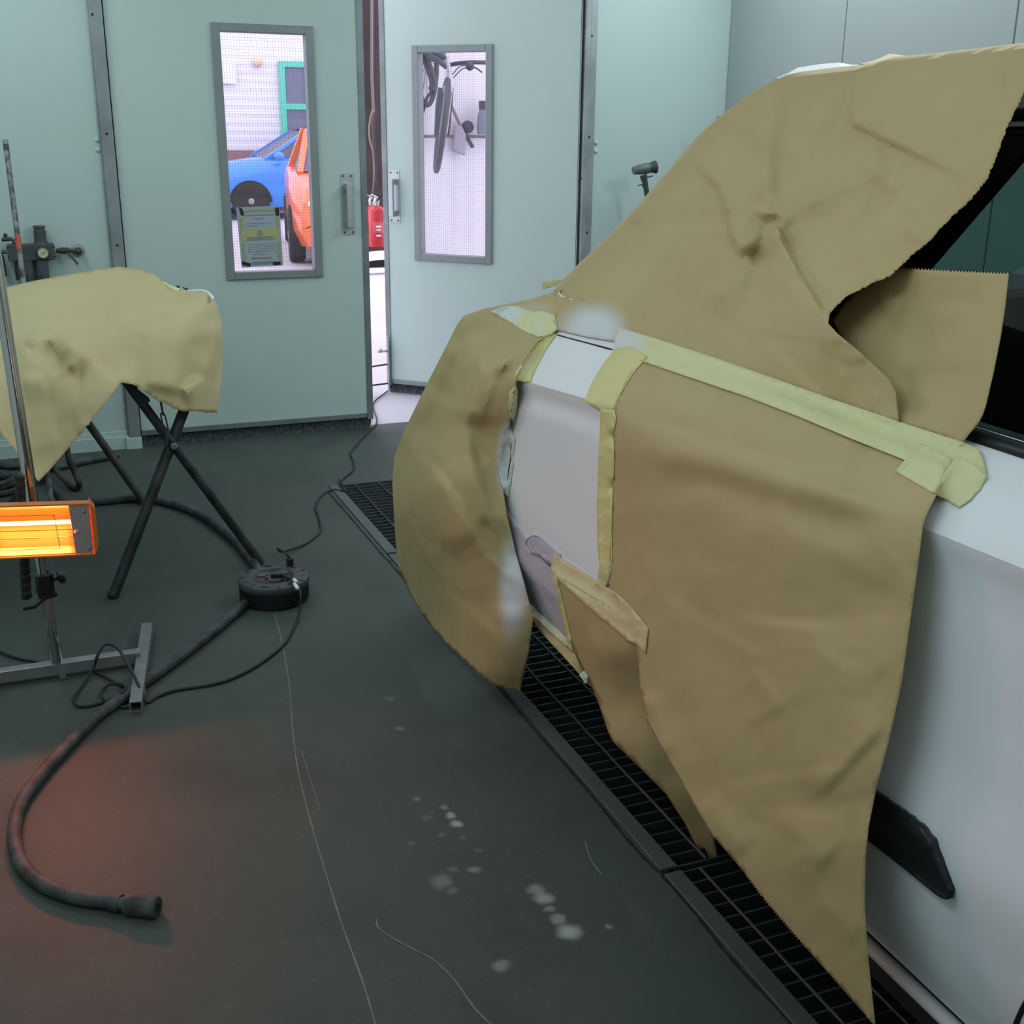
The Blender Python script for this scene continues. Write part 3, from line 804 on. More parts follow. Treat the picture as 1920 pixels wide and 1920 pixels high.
drape('door_moulding', [(1560, 1432), (1640, 1486), (1690, 1522), (1712, 1538), (1727, 1552), (1742, 1572), (1750, 1598), (1765, 1635), (1780, 1672), (1782, 1683), (1776, 1687), (1766, 1685), (1755, 1678), (1690, 1625), (1622, 1572), (1560, 1522)],
      BLKTRIM, 5, .020, car, .018, relax=25, lift=lambda x, y: .006*math.exp(-((segd(x, y, ((1600, 1480), (1735, 1590)))[0]-4)/14)**2))
drape('door_gap', [(1896, 1930), (1906, 1902), (1918, 1878), (1935, 1855), (1945, 1860), (1925, 1890), (1914, 1910), (1908, 1930)], CABIN, 6, .002, car, .001, add=False)

# ================================================================== MASKING PAPER
TORN = 't'
# rear corner sheet
S3 = [(870, 592), (905, 580), (950, 571), (1000, 560), (1040, 547), (1048, 575), (1046, 600), (1030, 627), (1008, 642), (986, 672), (970, 706), (960, 770), (955, 800), (940, 848), (941, 900), (950, 962), (966, 1032), (985, 1100), (1000, 1160), (991, 1225), (975, 1297, 't'),
      (950, 1291, 't'), (925, 1284, 't'), (900, 1265), (870, 1237), (835, 1205), (800, 1165), (770, 1115), (750, 1072), (745, 1050), (740, 980), (736, 905), (740, 855), (762, 800), (800, 722), (838, 648), (858, 608)]
sheet('masking_paper', S3, [(870, 592, 1.03), (950, 571, 1.12), (1040, 547, 1.22), (1046, 600, 1.165), (1008, 642, 1.10), (970, 706, 1.034), (955, 800, 1.034), (940, 880, 1.03), (960, 1000, 1.03), (1000, 1160, 1.035), (975, 1297, 1.045),
      (900, 1265, .968), (800, 1165, .952), (745, 1050, .935), (736, 905, .925), (740, 855, .94), (800, 722, .975), (850, 900, .925), (900, 1100, .955), (870, 750, .985), (920, 690, 1.02), (940, 640, 1.07), (900, 620, 1.05), (860, 1000, .93)],
      0, KRAFT, creases=[((862, 640), (790, 800), 45, .020, 's'), ((905, 970), (975, 1062), 22, -.022, 'r'), ((872, 795), (905, 650), 26, .022, 's'), ((872, 795), (940, 1030), 60, .018, 's'), ([(962, 1058), (930, 1005), (905, 968)], None, 60, .020, 'S'), ([(872, 795), (880, 740), (905, 650)], None, 60, .026, 'S'), ([(985, 655), (940, 690), (915, 760), (900, 800)], None, 50, .016, 'S'), ([(760, 830), (820, 880), (905, 1010), (960, 1090)], None, 90, .016, 'S'), ([(1000, 600), (940, 620), (880, 640)], None, 40, -.014, 'S'), ((985, 655), (925, 700), 14, .014, 'r'), ((930, 665), (950, 690), 8, .012, 'r'),
               ((1000, 640), (930, 610), 20, .010, 'r'), ((915, 780), (900, 870), 26, -.012, 'r'), ((820, 880), (900, 1010), 70, .016, 's'), ((815, 1040), (838, 1085), 14, .006, 's'), ((945, 1070), (880, 1150), 60, -.010, 'g'), ((950, 1130), (955, 1290), 30, .012, 'g'), ((990, 590), (1010, 560), 7, .008, 'r'), ((1012, 590), (1035, 562), 7, .009, 'r'), ((780, 860), (840, 740), 50, .012, 'g')],
      step=7, folds=16, seed=3, famp=.007, gain=1.6, wrap=[(28, 37, [(.12, .10, 0), (.32, .16, 0), (.60, .17, 0)])], attr=mixa(blob(950, 860, 26, 90, .95), blob(962, 1100, 36, 130, .9), blob(1000, 580, 60, 18, .25)),
      label='brown masking paper hung round the rear corner of the car down to the floor', category='masking paper', group='masking paper sheets on the car')
# upper sheet over hatch and roof
S1 = [(1045, 545), (1062, 522), (1100, 486), (1160, 428), (1220, 366), (1290, 285), (1330, 238), (1365, 208), (1400, 180), (1450, 152), (1480, 146), (1530, 140), (1600, 133), (1650, 120), (1720, 114), (1800, 105), (1925, 91), (1990, 84), (1990, 70), (1925, 165, 't'), (1905, 205, 't'), (1888, 240, 't'), (1866, 300, 't'), (1850, 338, 't'), (1820, 375, 't'), (1788, 404, 't'), (1740, 455, 't'), (1700, 488, 't'), (1670, 518, 't'), (1640, 530, 't'), (1590, 555, 't'),
      (1572, 570), (1556, 588), (1553, 606), (1570, 625), (1610, 658), (1645, 690), (1668, 712), (1680, 735), (1686, 790), (1600, 765), (1500, 735), (1400, 702), (1300, 668), (1200, 640), (1150, 640), (1095, 631), (1045, 619), (1030, 585), (1005, 574)]
sheet('masking_paper', S1, [(1045, 545, 1.25), (1100, 486, 1.30), (1220, 366, 1.37), (1330, 238, 1.42), (1450, 152, 1.46), (1650, 120, 1.50), (1925, 91, 1.49), (1990, 75, 1.49), (1925, 165, 1.455), (1866, 300, 1.37), (1788, 404, 1.31), (1670, 518, 1.235), (1553, 606, 1.17), (1600, 640, 1.165), (1680, 735, 1.168), (1686, 790, 1.16),
      (1500, 735, 1.163), (1300, 668, 1.163), (1160, 622, 1.165), (1045, 612, 1.165), (1030, 570, 1.20), (1300, 480, 1.285), (1400, 400, 1.315), (1500, 300, 1.385), (1700, 260, 1.41), (1150, 540, 1.235), (1450, 560, 1.235), (1600, 450, 1.285)],
      0, KRAFT, creases=[((1450, 165), (1425, 385), 30, .022, 'r'), ([(1412, 508), (1385, 470), (1369, 440), (1362, 400), (1345, 350), (1300, 305)], None, 130, .05, 'S'), ([(1440, 385), (1470, 450), (1500, 512), (1530, 560), (1560, 608)][::-1], None, 130, -.045, 'S'),
               ((1412, 500), (1440, 400), 30, -.040, 'r'), ((1412, 472), (1440, 388), 18, .018, 'r'), ([(1560, 492), (1610, 440), (1660, 395), (1690, 362)][::-1], None, 90, -.034, 'S'), ([(1690, 440), (1712, 410), (1700, 380)], None, 60, .014, 'S'), ([(1615, 120), (1592, 200), (1600, 235), (1640, 255), (1830, 345)], None, 120, -.032, 'S'), ((1480, 320), (1640, 390), 70, .012, 'g'), ((1100, 480), (1240, 560), 70, -.012, 'g'), ((1280, 500), (1400, 560), 60, .012, 'g'), ((1570, 500), (1650, 540), 26, -.010, 'g'), ((1210, 380), (1190, 420), 26, .012, 'r'), ((1075, 545), (1035, 585), 9, .010, 'r'), ((1100, 530), (1060, 590), 14, .010, 'r'),
               ((1110, 600), (1095, 625), 10, .006, 'r'), ((1130, 590), (1118, 622), 10, .006, 'r')],
      step=6.5, folds=44, seed=5, famp=.012, gain=1.5, wrap=[(0, 9, [(.03, .10, -.02), (.25, .22, -.05), (.7, .25, -.05)]), (9, 17, [(.03, 0, .012), (.3, 0, .04), (.9, 0, .03)])], attr=mixa(blob(1112, 618, 80, 62, .98), blob(1085, 624, 50, 26, .8)), noise=.005,
      label='large creased brown masking paper over the rear window and roof edge of the car', category='masking paper', group='masking paper sheets on the car')
# loose sheet standing up in front of the rear door window
S5 = [(1560, 600), (1600, 545), (1680, 503, 'z'), (1780, 508, 'z'), (1891, 513), (1885, 570), (1876, 630), (1862, 700), (1848, 760), (1842, 778), (1834, 793), (1818, 812), (1803, 832), (1750, 812), (1686, 792), (1640, 760)]
sheet('masking_paper', S5, [(1560, 600, 1.27), (1680, 503, 1.290), (1700, 600, 1.265), (1780, 508, 1.250), (1891, 513, 1.235), (1876, 630, 1.205), (1848, 760, 1.172), (1803, 832, 1.158), (1690, 785, 1.168), (1640, 700, 1.215), (1760, 650, 1.225), (1720, 700, 1.215)],
      0, KRAFT, creases=[((1705, 785), (1735, 755), 16, -.010, 'r'), ((1770, 570), (1780, 700), 50, .008, 'g'), ((1700, 690), (1700, 790), 24, -.012, 'g')], step=8, noise=.003, clamp=True,
      label='loose brown paper sheet standing at the rear door window with a saw-tooth top edge', category='masking paper', group='masking paper sheets on the car')
# lower flap under the bumper and wheel arch (behind the door sheet)
S2b = [(1040, 1078), (1066, 1092), (1130, 1130), (1200, 1178), (1262, 1230), (1278, 1330), (1300, 1430), (1330, 1530), (1348, 1620), (1345, 1637), (1324, 1637), (1312, 1600), (1285, 1545), (1250, 1490), (1200, 1440), (1150, 1392), (1140, 1372), (1122, 1318), (1108, 1284), (1086, 1244), (1068, 1206), (1056, 1150)]
sheet('masking_paper', S2b, [(1040, 1078, 1.018), (1130, 1130, 1.015), (1262, 1230, 1.03), (1068, 1206, 1.045), (1108, 1284, 1.06), (1140, 1372, 1.05), (1200, 1440, 1.07), (1250, 1490, 1.11), (1324, 1637, 1.22), (1348, 1620, 1.22), (1300, 1430, 1.12), (1200, 1300, 1.06), (1150, 1230, 1.02)],
      0, KRAFT, creases=[((1150, 1250), (1195, 1420), 30, .012, 's'), ((1120, 1180), (1130, 1330), 26, .010, 'g'), ((1230, 1330), (1260, 1480), 26, -.012, 'r')], step=10, noise=.003,
      label='lower brown masking paper flap hanging below the bumper behind the door sheet', category='masking paper', group='masking paper sheets on the car')
# big sheet over rear wheel and door
S2 = [(1152, 768), (1170, 720), (1200, 668), (1300, 690), (1400, 722), (1500, 757), (1600, 798), (1700, 838), (1780, 880), (1757, 925), (1740, 958), (1730, 985), (1722, 1050), (1708, 1150), (1690, 1280), (1668, 1380), (1642, 1480), (1628, 1550), (1622, 1610), (1621, 1700), (1626, 1780), (1634, 1860), (1641, 1925), (1580, 1855, ''), (1500, 1765, 'z'), (1430, 1683, 'z'), (1400, 1642), (1365, 1600), (1330, 1560), (1296, 1500), (1262, 1440), (1234, 1392), (1212, 1350), (1200, 1290), (1197, 1235),
      (1185, 1180), (1160, 1130), (1140, 1092), (1145, 1000), (1150, 900), (1151, 820)]
sheet('masking_paper', S2, [(1152, 768, 1.036), (1200, 668, 1.135), (1400, 722, 1.135), (1600, 798, 1.125), (1780, 880, 1.115), (1757, 925, 1.06), (1740, 900, 1.083), (1680, 868, 1.10), (1730, 985, 1.030), (1700, 960, 1.036), (1550, 905, 1.036), (1400, 855, 1.036), (1280, 812, 1.036), (1450, 800, 1.07), (1290, 755, 1.07), (1690, 1280, 1.0), (1642, 1480, .985), (1621, 1610, .970), (1626, 1780, .975), (1641, 1925, .985),
      (1500, 1765, .975), (1400, 1642, .972), (1330, 1560, .975), (1262, 1440, .985), (1212, 1350, .998), (1197, 1235, 1.005), (1140, 1092, 1.018), (1150, 900, 1.028), (1300, 1000, 1.02), (1500, 1100, 1.012), (1400, 1300, 1.0), (1550, 1500, .982), (1650, 1150, 1.012)],
      0, KRAFT, creases=[([(1735, 965), (1560, 905), (1400, 850), (1280, 810), (1155, 778)], None, 60, -.016, 'S'), ((1190, 835), (1690, 960), 30, .010, 'g'), ((1250, 875), (1640, 1010), 34, -.009, 'g'), ((1480, 780), (1620, 850), 22, .008, 'g'), ((1545, 1160), (1560, 1500), 120, .010, 'g'), ((1660, 1360), (1530, 1500), 34, .010, 's'), ((1390, 1160), (1560, 1180), 26, .006, 's'), ((1420, 1250), (1470, 1330), 22, .006, 's'), ((1180, 1000), (1195, 1180), 8, .004, 'r'), ((1310, 1500), (1400, 1600), 30, .010, 'g'), ((1205, 1300), (1250, 1420), 24, .014, 'g'), ((1640, 1080), (1560, 1240), 60, -.006, 'g'), ((1440, 1540), (1560, 1620), 60, .008, 'g')],
      step=8.5, folds=26, seed=8, famp=.006, gain=1.5, noise=.0045,
      label='wide brown masking paper covering the rear wheel and door of the car', category='masking paper', group='masking paper sheets on the car')
# folded paper edge tucked under the bumper
drape('masking_paper', [(996, 1150), (1030, 1180), (1062, 1206), (1078, 1226), (1096, 1262), (1110, 1290), (1096, 1276), (1074, 1250), (1048, 1222), (1024, 1196), (1003, 1172)], KRAFT, 7, .008, None, .001, crinkle=.003,
      label='narrow folded strip of brown paper tucked under the bumper corner', category='masking paper', group='masking paper sheets on the car')
# edges of far roof paper standing up behind the roof line
for pts, lab, x in (([(1452, 148), (1478, 137), (1496, 127), (1535, 121), (1574, 118), (1592, 122), (1612, 122), (1600, 136), (1530, 143)], 'curled paper edge along the roof line, whitened as if lit', 1.60), ([(1610, 121), (1640, 113), (1668, 101), (1690, 104), (1722, 109), (1710, 118), (1640, 124)], 'small brown paper corner sticking up behind the roof line', 1.72)):
    sheet('masking_paper', pts, [(p[0], p[1], x+(148-p[1])*.012) for p in pts], 0, KRAFT, step=6, noise=.002, wrap=[(0, 4, [(.10, 0, -.01)])], attr=(lambda X, Y: .8) if x < 1.7 else None, label=lab, category='masking paper', group='masking paper sheets on the car')  # first strip's overspray value paints in light on its upturned paper

# ================================================================== MASKING TAPE
TG = 'masking tape strips on the car'
def tape(outline, m, label, off=.007, step=8, attr=None, crinkle=.0012, relax=10, lift=None):
    return drape('masking_tape', outline, m, step, off, None, .0005, attr, crinkle, True, relax, lift, label=label, category='tape', group=TG)
tape([(1160, 613), (1240, 638), (1330, 667), (1440, 705), (1560, 748), (1700, 795), (1805, 829), (1836, 841), (1842, 855), (1850, 883), (1846, 900), (1800, 905), (1750, 882), (1690, 860), (1600, 824), (1500, 782), (1400, 744), (1300, 710), (1200, 676), (1150, 662), (1152, 640)], TAPE,
     'long wide tape running along the waistline between upper and lower paper', .008, 9, mixa(blob(1165, 640, 60, 40, .9)))
tape([(1095, 752), (1110, 716), (1132, 680), (1155, 652), (1180, 650), (1215, 668), (1190, 696), (1170, 726), (1157, 752), (1150, 770), (1126, 770)], TAPEY, 'short wide yellow tape at the upper front edge of the white wing panel', .004, 7)
tape([(1126, 766), (1152, 768), (1155, 785), (1150, 815), (1152, 860), (1149, 920), (1147, 990), (1148, 1050), (1142, 1085), (1136, 1104), (1118, 1096), (1124, 1060), (1120, 1020), (1119, 950), (1121, 880), (1124, 820)], TAPEY, 'long vertical yellow tape down the front edge of the white wing panel', .004, 7, None, .0025)
tape([(1036, 622), (1043, 628), (1022, 658), (1005, 690), (995, 716), (985, 717), (967, 713), (966, 700), (985, 668), (1010, 636)], TAPEY, 'short yellow tape at the upper rear edge of the white wing panel', .004, 6, mixa(blob(985, 660, 22, 50, .45)))
tape([(968, 722), (971, 735), (969, 770), (964, 792), (956, 782), (953, 757), (955, 735)], TAPE, 'small leaf of tape beside the taped rear lamp', .004, 5, mixa(blob(962, 790, 14, 20, .5)))
tape([(918, 584), (945, 574), (968, 573), (998, 584), (1018, 583), (1040, 590), (1045, 618), (1034, 628), (1008, 632), (985, 622), (978, 618), (952, 602)], TAPE, 'crumpled tape across the rear corner below the upper paper, white with overspray', .005, 6, mixa(blob(950, 588, 46, 26, .95), blob(1010, 610, 12, 30, .4)), .004)
tape([(957, 796), (966, 826), (963, 850), (962, 880), (958, 905), (953, 935), (946, 925), (936, 890), (938, 850), (946, 820)], TAPE, 'ragged tape edge white with overspray beside the rear lamp', .004, 5, lambda x, y: .95, .004)
tape([(1040, 1035), (1056, 1050), (1090, 1070), (1125, 1094), (1150, 1108), (1172, 1126), (1200, 1158), (1215, 1179), (1213, 1200), (1211, 1226), (1192, 1207), (1174, 1199), (1150, 1178), (1105, 1140), (1060, 1098), (1033, 1070), (1034, 1055)], TAPEP,
     'diagonal tape from the bumper recess down onto the brown paper', .005, 8, None, .003)
tape([(1036, 1074), (1044, 1084), (1054, 1120), (1064, 1165), (1072, 1200), (1072, 1214), (1064, 1202), (1054, 1160), (1044, 1112)], TAPEY, 'thin yellow tape down the front edge of the bumper corner', .004, 5)
tape([(986, 1127), (1000, 1136), (1030, 1166), (1058, 1192), (1072, 1206), (1074, 1222), (1060, 1210), (1030, 1184), (1000, 1154)], TAPE, 'pale tape along the bottom edge of the bumper corner', .006, 5, lambda x, y: .35, .002)
tape([(1090, 1262), (1096, 1257), (1103, 1268), (1101, 1279), (1098, 1283), (1086, 1266)], TAPE, 'small torn scrap of tape at the lower paper corner', .01, 4, lambda x, y: .5)
tape([(1723, 829), (1756, 845), (1789, 861), (1775, 890), (1766, 899), (1749, 924), (1715, 905), (1679, 883), (1700, 858)], TAPE, 'square tape piece over the front end of the long tape', .003, 7)
tape([(1794, 852), (1830, 872), (1852, 893), (1840, 915), (1818, 938), (1798, 952), (1775, 938), (1750, 925), (1772, 885)], TAPE, 'frontmost tape piece with its corner on the white door', .004, 7)
tape([(1016, 528), (1040, 524), (1054, 524), (1042, 536), (1017, 543)], TAPE, 'yellow tape tab sticking up behind the rear window paper', .0, 5, None, .001)

# ================================================================== INFRARED LAMP
def W(px, py, y): return at(px, py, 1, y)
hl = thing('infrared_heater', 'glowing orange infrared paint-drying lamp on a chrome stand', 'heater', (-.06, 3.18, 0))
YH = 3.18
pb, pt = W(107, 1243, YH), W(2, 560, YH); pt = pb + (pt-pb)*1.35
MB().tube([pb, pt], .0165, 20).build('pole', CHROME, hl, smooth=True)
# base: crossbar and two feet
xb = at(268, 1233, 2, .028)
MB().box(-.42, .163, YH-.016, YH+.016, .012, .045).build('crossbar', GREYSTEEL, hl, bevel=.002)
def foot(dx):
    q = [Vector((.125+dx, 2.885, .0)), Vector((.203+dx, 3.40, 0))]
    t = (q[1]-q[0]).normalized(); s = Vector((t.y, -t.x, 0)); m = MB(); w_ = .0155
    # open square tube
    o = [q[0]+s*i*w_+Vector((0, 0, .001+j*.031)) for i, j in ((-1, 0), (1, 0), (1, 1), (-1, 1))]
    k = .8; ii = [q[0]+s*i*w_*k+Vector((0, 0, .001+j)) for i, j in ((-1, .003), (1, .003), (1, .028), (-1, .028))]
    L = q[1]-q[0]
    vs = o+ii+[v+L for v in o]+[v+L for v in ii]; fs = []
    for a in range(4):
        b2 = (a+1) % 4
        fs += [(a, b2, b2+8, a+8), (a+4, a+12, b2+12, b2+4), (a, a+4, b2+4, b2), (a+8, b2+8, b2+12, a+12)]
    m.add(vs, fs); m.build('foot', GREYSTEEL, hl)
foot(0); foot(-.52)
MB().lathe([(.004, 0), (.004, .012), (.009, .012), (.009, .002)], 8, Matrix.Translation((-.045, YH-.02, .0))).build('foot_screw', GREYSTEEL, hl)
# lamp head, hanging in front of the pole
YL = 2.985
tlc, trc, blc, brc = W(0, 949, YL), W(168, 944, YL), W(0, 1046, YL), W(178, 1041, YL)
zt_, zb_ = (trc.z), (brc.z); xr = trc.x; xl = -.20; tilt = (tlc.z-trc.z)/(trc.x-tlc.x)*-1
dz = lambda x: (x-xr)*tilt
def hp(x, y, z): return Vector((x, y, z+dz(x)))
hh = zt_-zb_
m = MB()  # housing: chamfered trough, open at the front
def shell(x0, x1, y0, z0, z1, th):
    sec = [(y0, z1), (y0+.03, z1), (y0+.085, z1-.03), (y0+.085, z0+.03), (y0+.03, z0), (y0, z0)]
    inn = [(y0, z1-th), (y0+.03, z1-th), (y0+.083, z1-.03-th), (y0+.083, z0+.03+th), (y0+.03, z0+th), (y0, z0+th)]
    for s in (sec, inn):
        m.grid([[hp(x, y, z) for (y, z) in s] for x in (x0, x1)])
    for i in (0, -1):
        m.add([hp(x0, *sec[i]), hp(x1, *sec[i]), hp(x1, *inn[i]), hp(x0, *inn[i])], [(0, 1, 2, 3)])
    for x in (x0, x1):
        m.add([hp(x, *s) for s in sec], [tuple(range(6))])
shell(xl, xr, YL, zb_, zt_, .004)
# bevelled end cap on the right with louvre slots
m.add([hp(xr, YL, zt_), hp(xr+.012, YL+.02, zt_-.02), hp(xr+.012, YL+.02, zb_+.02), hp(xr, YL, zb_), hp(xr, YL+.06, zt_), hp(xr, YL+.06, zb_), hp(xr+.012, YL+.06, zt_-.02), hp(xr+.012, YL+.06, zb_+.02)],
      [(0, 1, 2, 3), (0, 4, 6, 1), (1, 6, 7, 2), (2, 7, 5, 3), (4, 5, 7, 6)])
hd = m.build('lamp_housing', ORANGE, hl)
m = MB()
for i in range(5):
    z = lerp(zt_-.03, zb_+.03, i/4); m.prism([hp(xr+.0126, YL+.03, z), hp(xr+.0126, YL+.05, z-.006), hp(xr+.0126, YL+.05, z-.011), hp(xr+.0126, YL+.03, z-.005)], (.0006, 0, 0))
m.build('vent_slot', BLACK, hd)
xw = W(134, 1000, YL).x; xw2 = W(142, 1040, YL).x
# parabolic reflector behind the tubes
m = MB(); sec = []
for i in range(13):
    a = -1+2*i/12; sec.append((YL+.070-.062*abs(a)**1.8, (zt_+zb_)/2 + a*(hh/2-.006)))
m.grid([[hp(x, y, z) for (y, z) in sec] for x in (xl+.04, xw+.004)], flip=True).build('reflector', REFL, hd, smooth=True)
for x in (xw,):
    MB().prism([hp(xw, YL+.002, zt_-.005), hp(xr-.003, YL+.002, zt_-.005), hp(xr-.003, YL+.002, zb_+.005), hp(xw2, YL+.002, zb_+.005)], (0, .003, 0)).build('end_plate', GREYPLATE, hd, bevel=.0006)
MB().prism([hp(xl+.004, YL+.002, zt_-.005), hp(xl+.045, YL+.002, zt_-.005), hp(xl+.045, YL+.002, zb_+.005), hp(xl+.004, YL+.002, zb_+.005)], (0, .003, 0)).build('end_plate', GREYPLATE, hd)
for px, py in ((158, 959), (167, 1028)):
    p = W(px, py, YL); MB().lathe([(.005, 0), (.004, .003), (.001, .004)], 10, Matrix.Translation(p+Vector((0, .002, 0))) @ Matrix.Rotation(PI/2, 4, 'X')).build('screw', CHROME, hd)
zm = (zt_+zb_)/2
m = MB().tube([hp(xl+.045, YL+.040, zm+.010), hp(xw+.002, YL+.040, zm+.010)], .0055, 12)
m.build('quartz_tube', HOT, hd, smooth=True)
lo = area('lamp_glow', hp((xl+.045+xw)/2, YL+.030, zm-.011), (xw-xl-.05, .012), (-PI/2, 0, 0), 3.9, (1.0, .12, .05))
MB().ball(hp(xw+.012, YL, zm-.004), .006).build('tube_cap', mat('tube_cap_ceramic', (.6, .42, .25), .5), hd, smooth=True)
# guard wires
z1g, z0g = zt_-.026, zb_+.024; xe = xw-.035
g = MB(); gw = .0009
g.tube(cr([hp(xl+.02, YL-.004, z1g), hp(xe-.012, YL-.004, z1g), hp(xe-.003, YL-.004, z1g-.003), hp(xe, YL-.004, z1g-.012), hp(xe+.002, YL-.004, (z0g+z1g)/2), hp(xe+.004, YL-.004, z0g+.006), hp(xe, YL-.004, z0g), hp(xe-.012, YL-.004, z0g), hp(xl+.02, YL-.004, z0g)], 6), gw, 6)
for z in (zm+.004, zm-.016): g.tube([hp(xl+.02, YL-.003, z), hp(xw+.004, YL-.003, z)], gw, 6)
g.build('guard_wire', mat('guard_wire_dark', (.12, .05, .03), .5, .6), hd)
# swivel handle behind the head: two black grips, clamp and knob
ha, hb = W(37, 895, 3.12), W(50, 1122, 3.12)
ax = (hb-ha)
m = MB(); pts = []; rs = []
for i in range(23):
    t = i/22; pts.append(ha+ax*t*.34); rs.append(.0125-.0012*(i % 4 == 2))
m.tube(pts, rs, 14).ball(ha, .0125); m.build('handle', BLACK, hl, smooth=True)
m = MB(); pts = []; rs = []
for i in range(23):
    t = i/22; pts.append(ha+ax*(.62+.38*t)); rs.append(.0135-.0022*(i % 4 == 2))
m.tube(pts, rs, 14); m.build('handle', BLACK, hl, smooth=True)
MB().tube([ha+ax*.3, ha+ax*.7], .006, 10).build('handle_rod', CHROME, hl)
pc = pb.lerp(pt, (W(75, 1095, YH).z-pb.z)/(pt.z-pb.z))
MB().lathe([(.0225, -.028), (.0235, -.02), (.0235, .028), (.019, .03)], 20, Matrix.Translation(pc)).build('clamp', BLACK, hl, smooth=True)
br = pc+Vector((0, 0, -.034))
MB().prism([br+Vector(v) for v in ((.028, -.02, 0), (.028, .02, 0), (-.01, .024, -.004), (-.055, -.02, -.016), (-.06, -.05, -.018), (-.03, -.055, -.014), (0, -.024, -.004))], (0, 0, .010)).build('bracket', BLACK, hl, bevel=.001)
kp = pc+Vector((.022, -.012, .012))
m = MB(); M_ = Matrix.Translation(kp) @ Matrix.Rotation(math.radians(75), 4, 'Y')
m.lathe([(.006, 0), (.006, .012), (.018, .013), (.020, .018), (.020, .027), (.014, .031)], 6, M_); m.build('clamp_knob', BLACK, hl, bevel=.002)
# arm between clamp and head
MB().tube([Vector((-.06, YH-.02, zm)), Vector((-.06, YL+.08, zm))], .012, 10).build('arm', BLACK, hl)

# ================================================================== CABLES, HOSE, REEL
def cable(name, pts, r, m, label, cat, k=8, n=8):
    o = MB().tube(floor_path(pts, r, k), r, n).build(name, m, smooth=True); o['label'] = label; o['category'] = cat; return o
def lay(pts, z):
    return [(p[0], p[1], p[2] if len(p) > 2 else z) for p in pts]
hose = thing('air_hose', 'thick dusty black air hose curling across the floor to a coupling', 'hose', at(300, 1260, 2, 0))
hp_ = [(-40, 962), (60, 950), (180, 941), (250, 935), (300, 939), (370, 962), (430, 1004), (470, 1048), (488, 1080), (480, 1112), (455, 1136), (410, 1175), (350, 1222), (285, 1270), (235, 1305), (180, 1345), (120, 1405), (75, 1455), (38, 1508), (27, 1560), (34, 1605), (60, 1643), (105, 1670), (160, 1685), (205, 1690), (222, 1693)]
MB().tube(floor_path(lay(hp_, .0155), .0155, 8), .0150, 14).build('hose_body', DUSTY, hose, smooth=True)
MB().tube([at(208, 1691, 2, .016), at(228, 1694, 2, .017)], .0175, 14).build('hose_clip', DUSTY, hose, smooth=True)
a0, a1 = at(226, 1694, 2, .019), at(296, 1701, 2, .021)
MB().tube([a0, a0.lerp(a1, .15), a0.lerp(a1, .16), a0.lerp(a1, .95), a1], [.013, .013, .021, .0215, .019], 18).tube([a1, a1.lerp(a0, -.01)], .009, 12).build('coupling', mat('coupling_spattered', (.022, .025, .028), .6, noise=(34, .9, (.14, .14, .14))), hose, smooth=True)
p = a1+(a1-a0)*.012; MB().tube([p, p+(a1-a0)*.006], .0085, 12).build('coupling_bore', CABIN, hose)
# reel
rc = at(514.5, 1112, 2, .02); rc.z = 0
reel = thing('cable_reel', 'round black extension cable reel with sockets lying on the floor', 'cable reel', rc)
Rr, Hh = .1115, .078
T0 = Matrix.Translation(rc)
m = MB(); prof = [(Rr*.93, 0), (Rr*.97, .006), (Rr*.97, Hh-.024)]
m.lathe(prof, 48, T0)
for k in range(72):
    a = 2*PI*k/72; m.box(Rr*.965, Rr*.99, -.0028, .0028, .010, Hh-.024, 0, T0 @ Matrix.Rotation(a, 4, 'Z'))
m.build('drum', BLACK, reel)
REELG = mat('reel_grey_top', (.05, .058, .062), .5, noise=(16, .6, (.08, .09, .094)))
MB().lathe([(Rr*.985, Hh-.024), (Rr*1.005, Hh-.020), (Rr*1.005, Hh-.008), (Rr*.98, Hh-.003), (Rr*.9, Hh), (Rr*.58, Hh+.001)], 48, T0).build('top_cover', REELG, reel, smooth=True)
MB().lathe([(Rr*.58, Hh+.0005), (Rr*.57, Hh+.003), (Rr*.55, Hh+.0015), (Rr*.1, Hh+.0015)], 40, T0).build('socket_plate', BLACK, reel, smooth=True)
for k in range(7):
    a = 2*PI*k/7+.2
    M_ = T0 @ Matrix.Rotation(a, 4, 'Z')
    MB().box(Rr*.60, Rr*.96, -.0012, .0012, Hh-.002, Hh+.0012, 0, M_).build('cover_rib', BLACK, reel)
    M2 = T0 @ Matrix.Rotation(a+PI/7, 4, 'Z')
    MB().box(Rr*.80, Rr*.815, -.012, .012, Hh, Hh+.0012, 0, M2).box(Rr*.87, Rr*.885, -.013, .013, Hh-.001, Hh+.0012, 0, M2).build('vent_slot', CABIN, reel)
for k in range(3):
    a = 2*PI*k/3+.5; c = rc+Vector((.038*math.cos(a), .038*math.sin(a), Hh+.0015))
    MB().lathe([(.019, 0), (.019, .0025), (.017, .003)], 20, Matrix.Translation(c)).build('socket', REELG, reel)
q = at(500, 1083, 2, Hh+.004); MB().lathe([(.005, 0), (.005, .004), (.003, .006)], 12, Matrix.Translation((q.x, q.y, Hh+.002))).build('reset_button', GUMRED, reel)
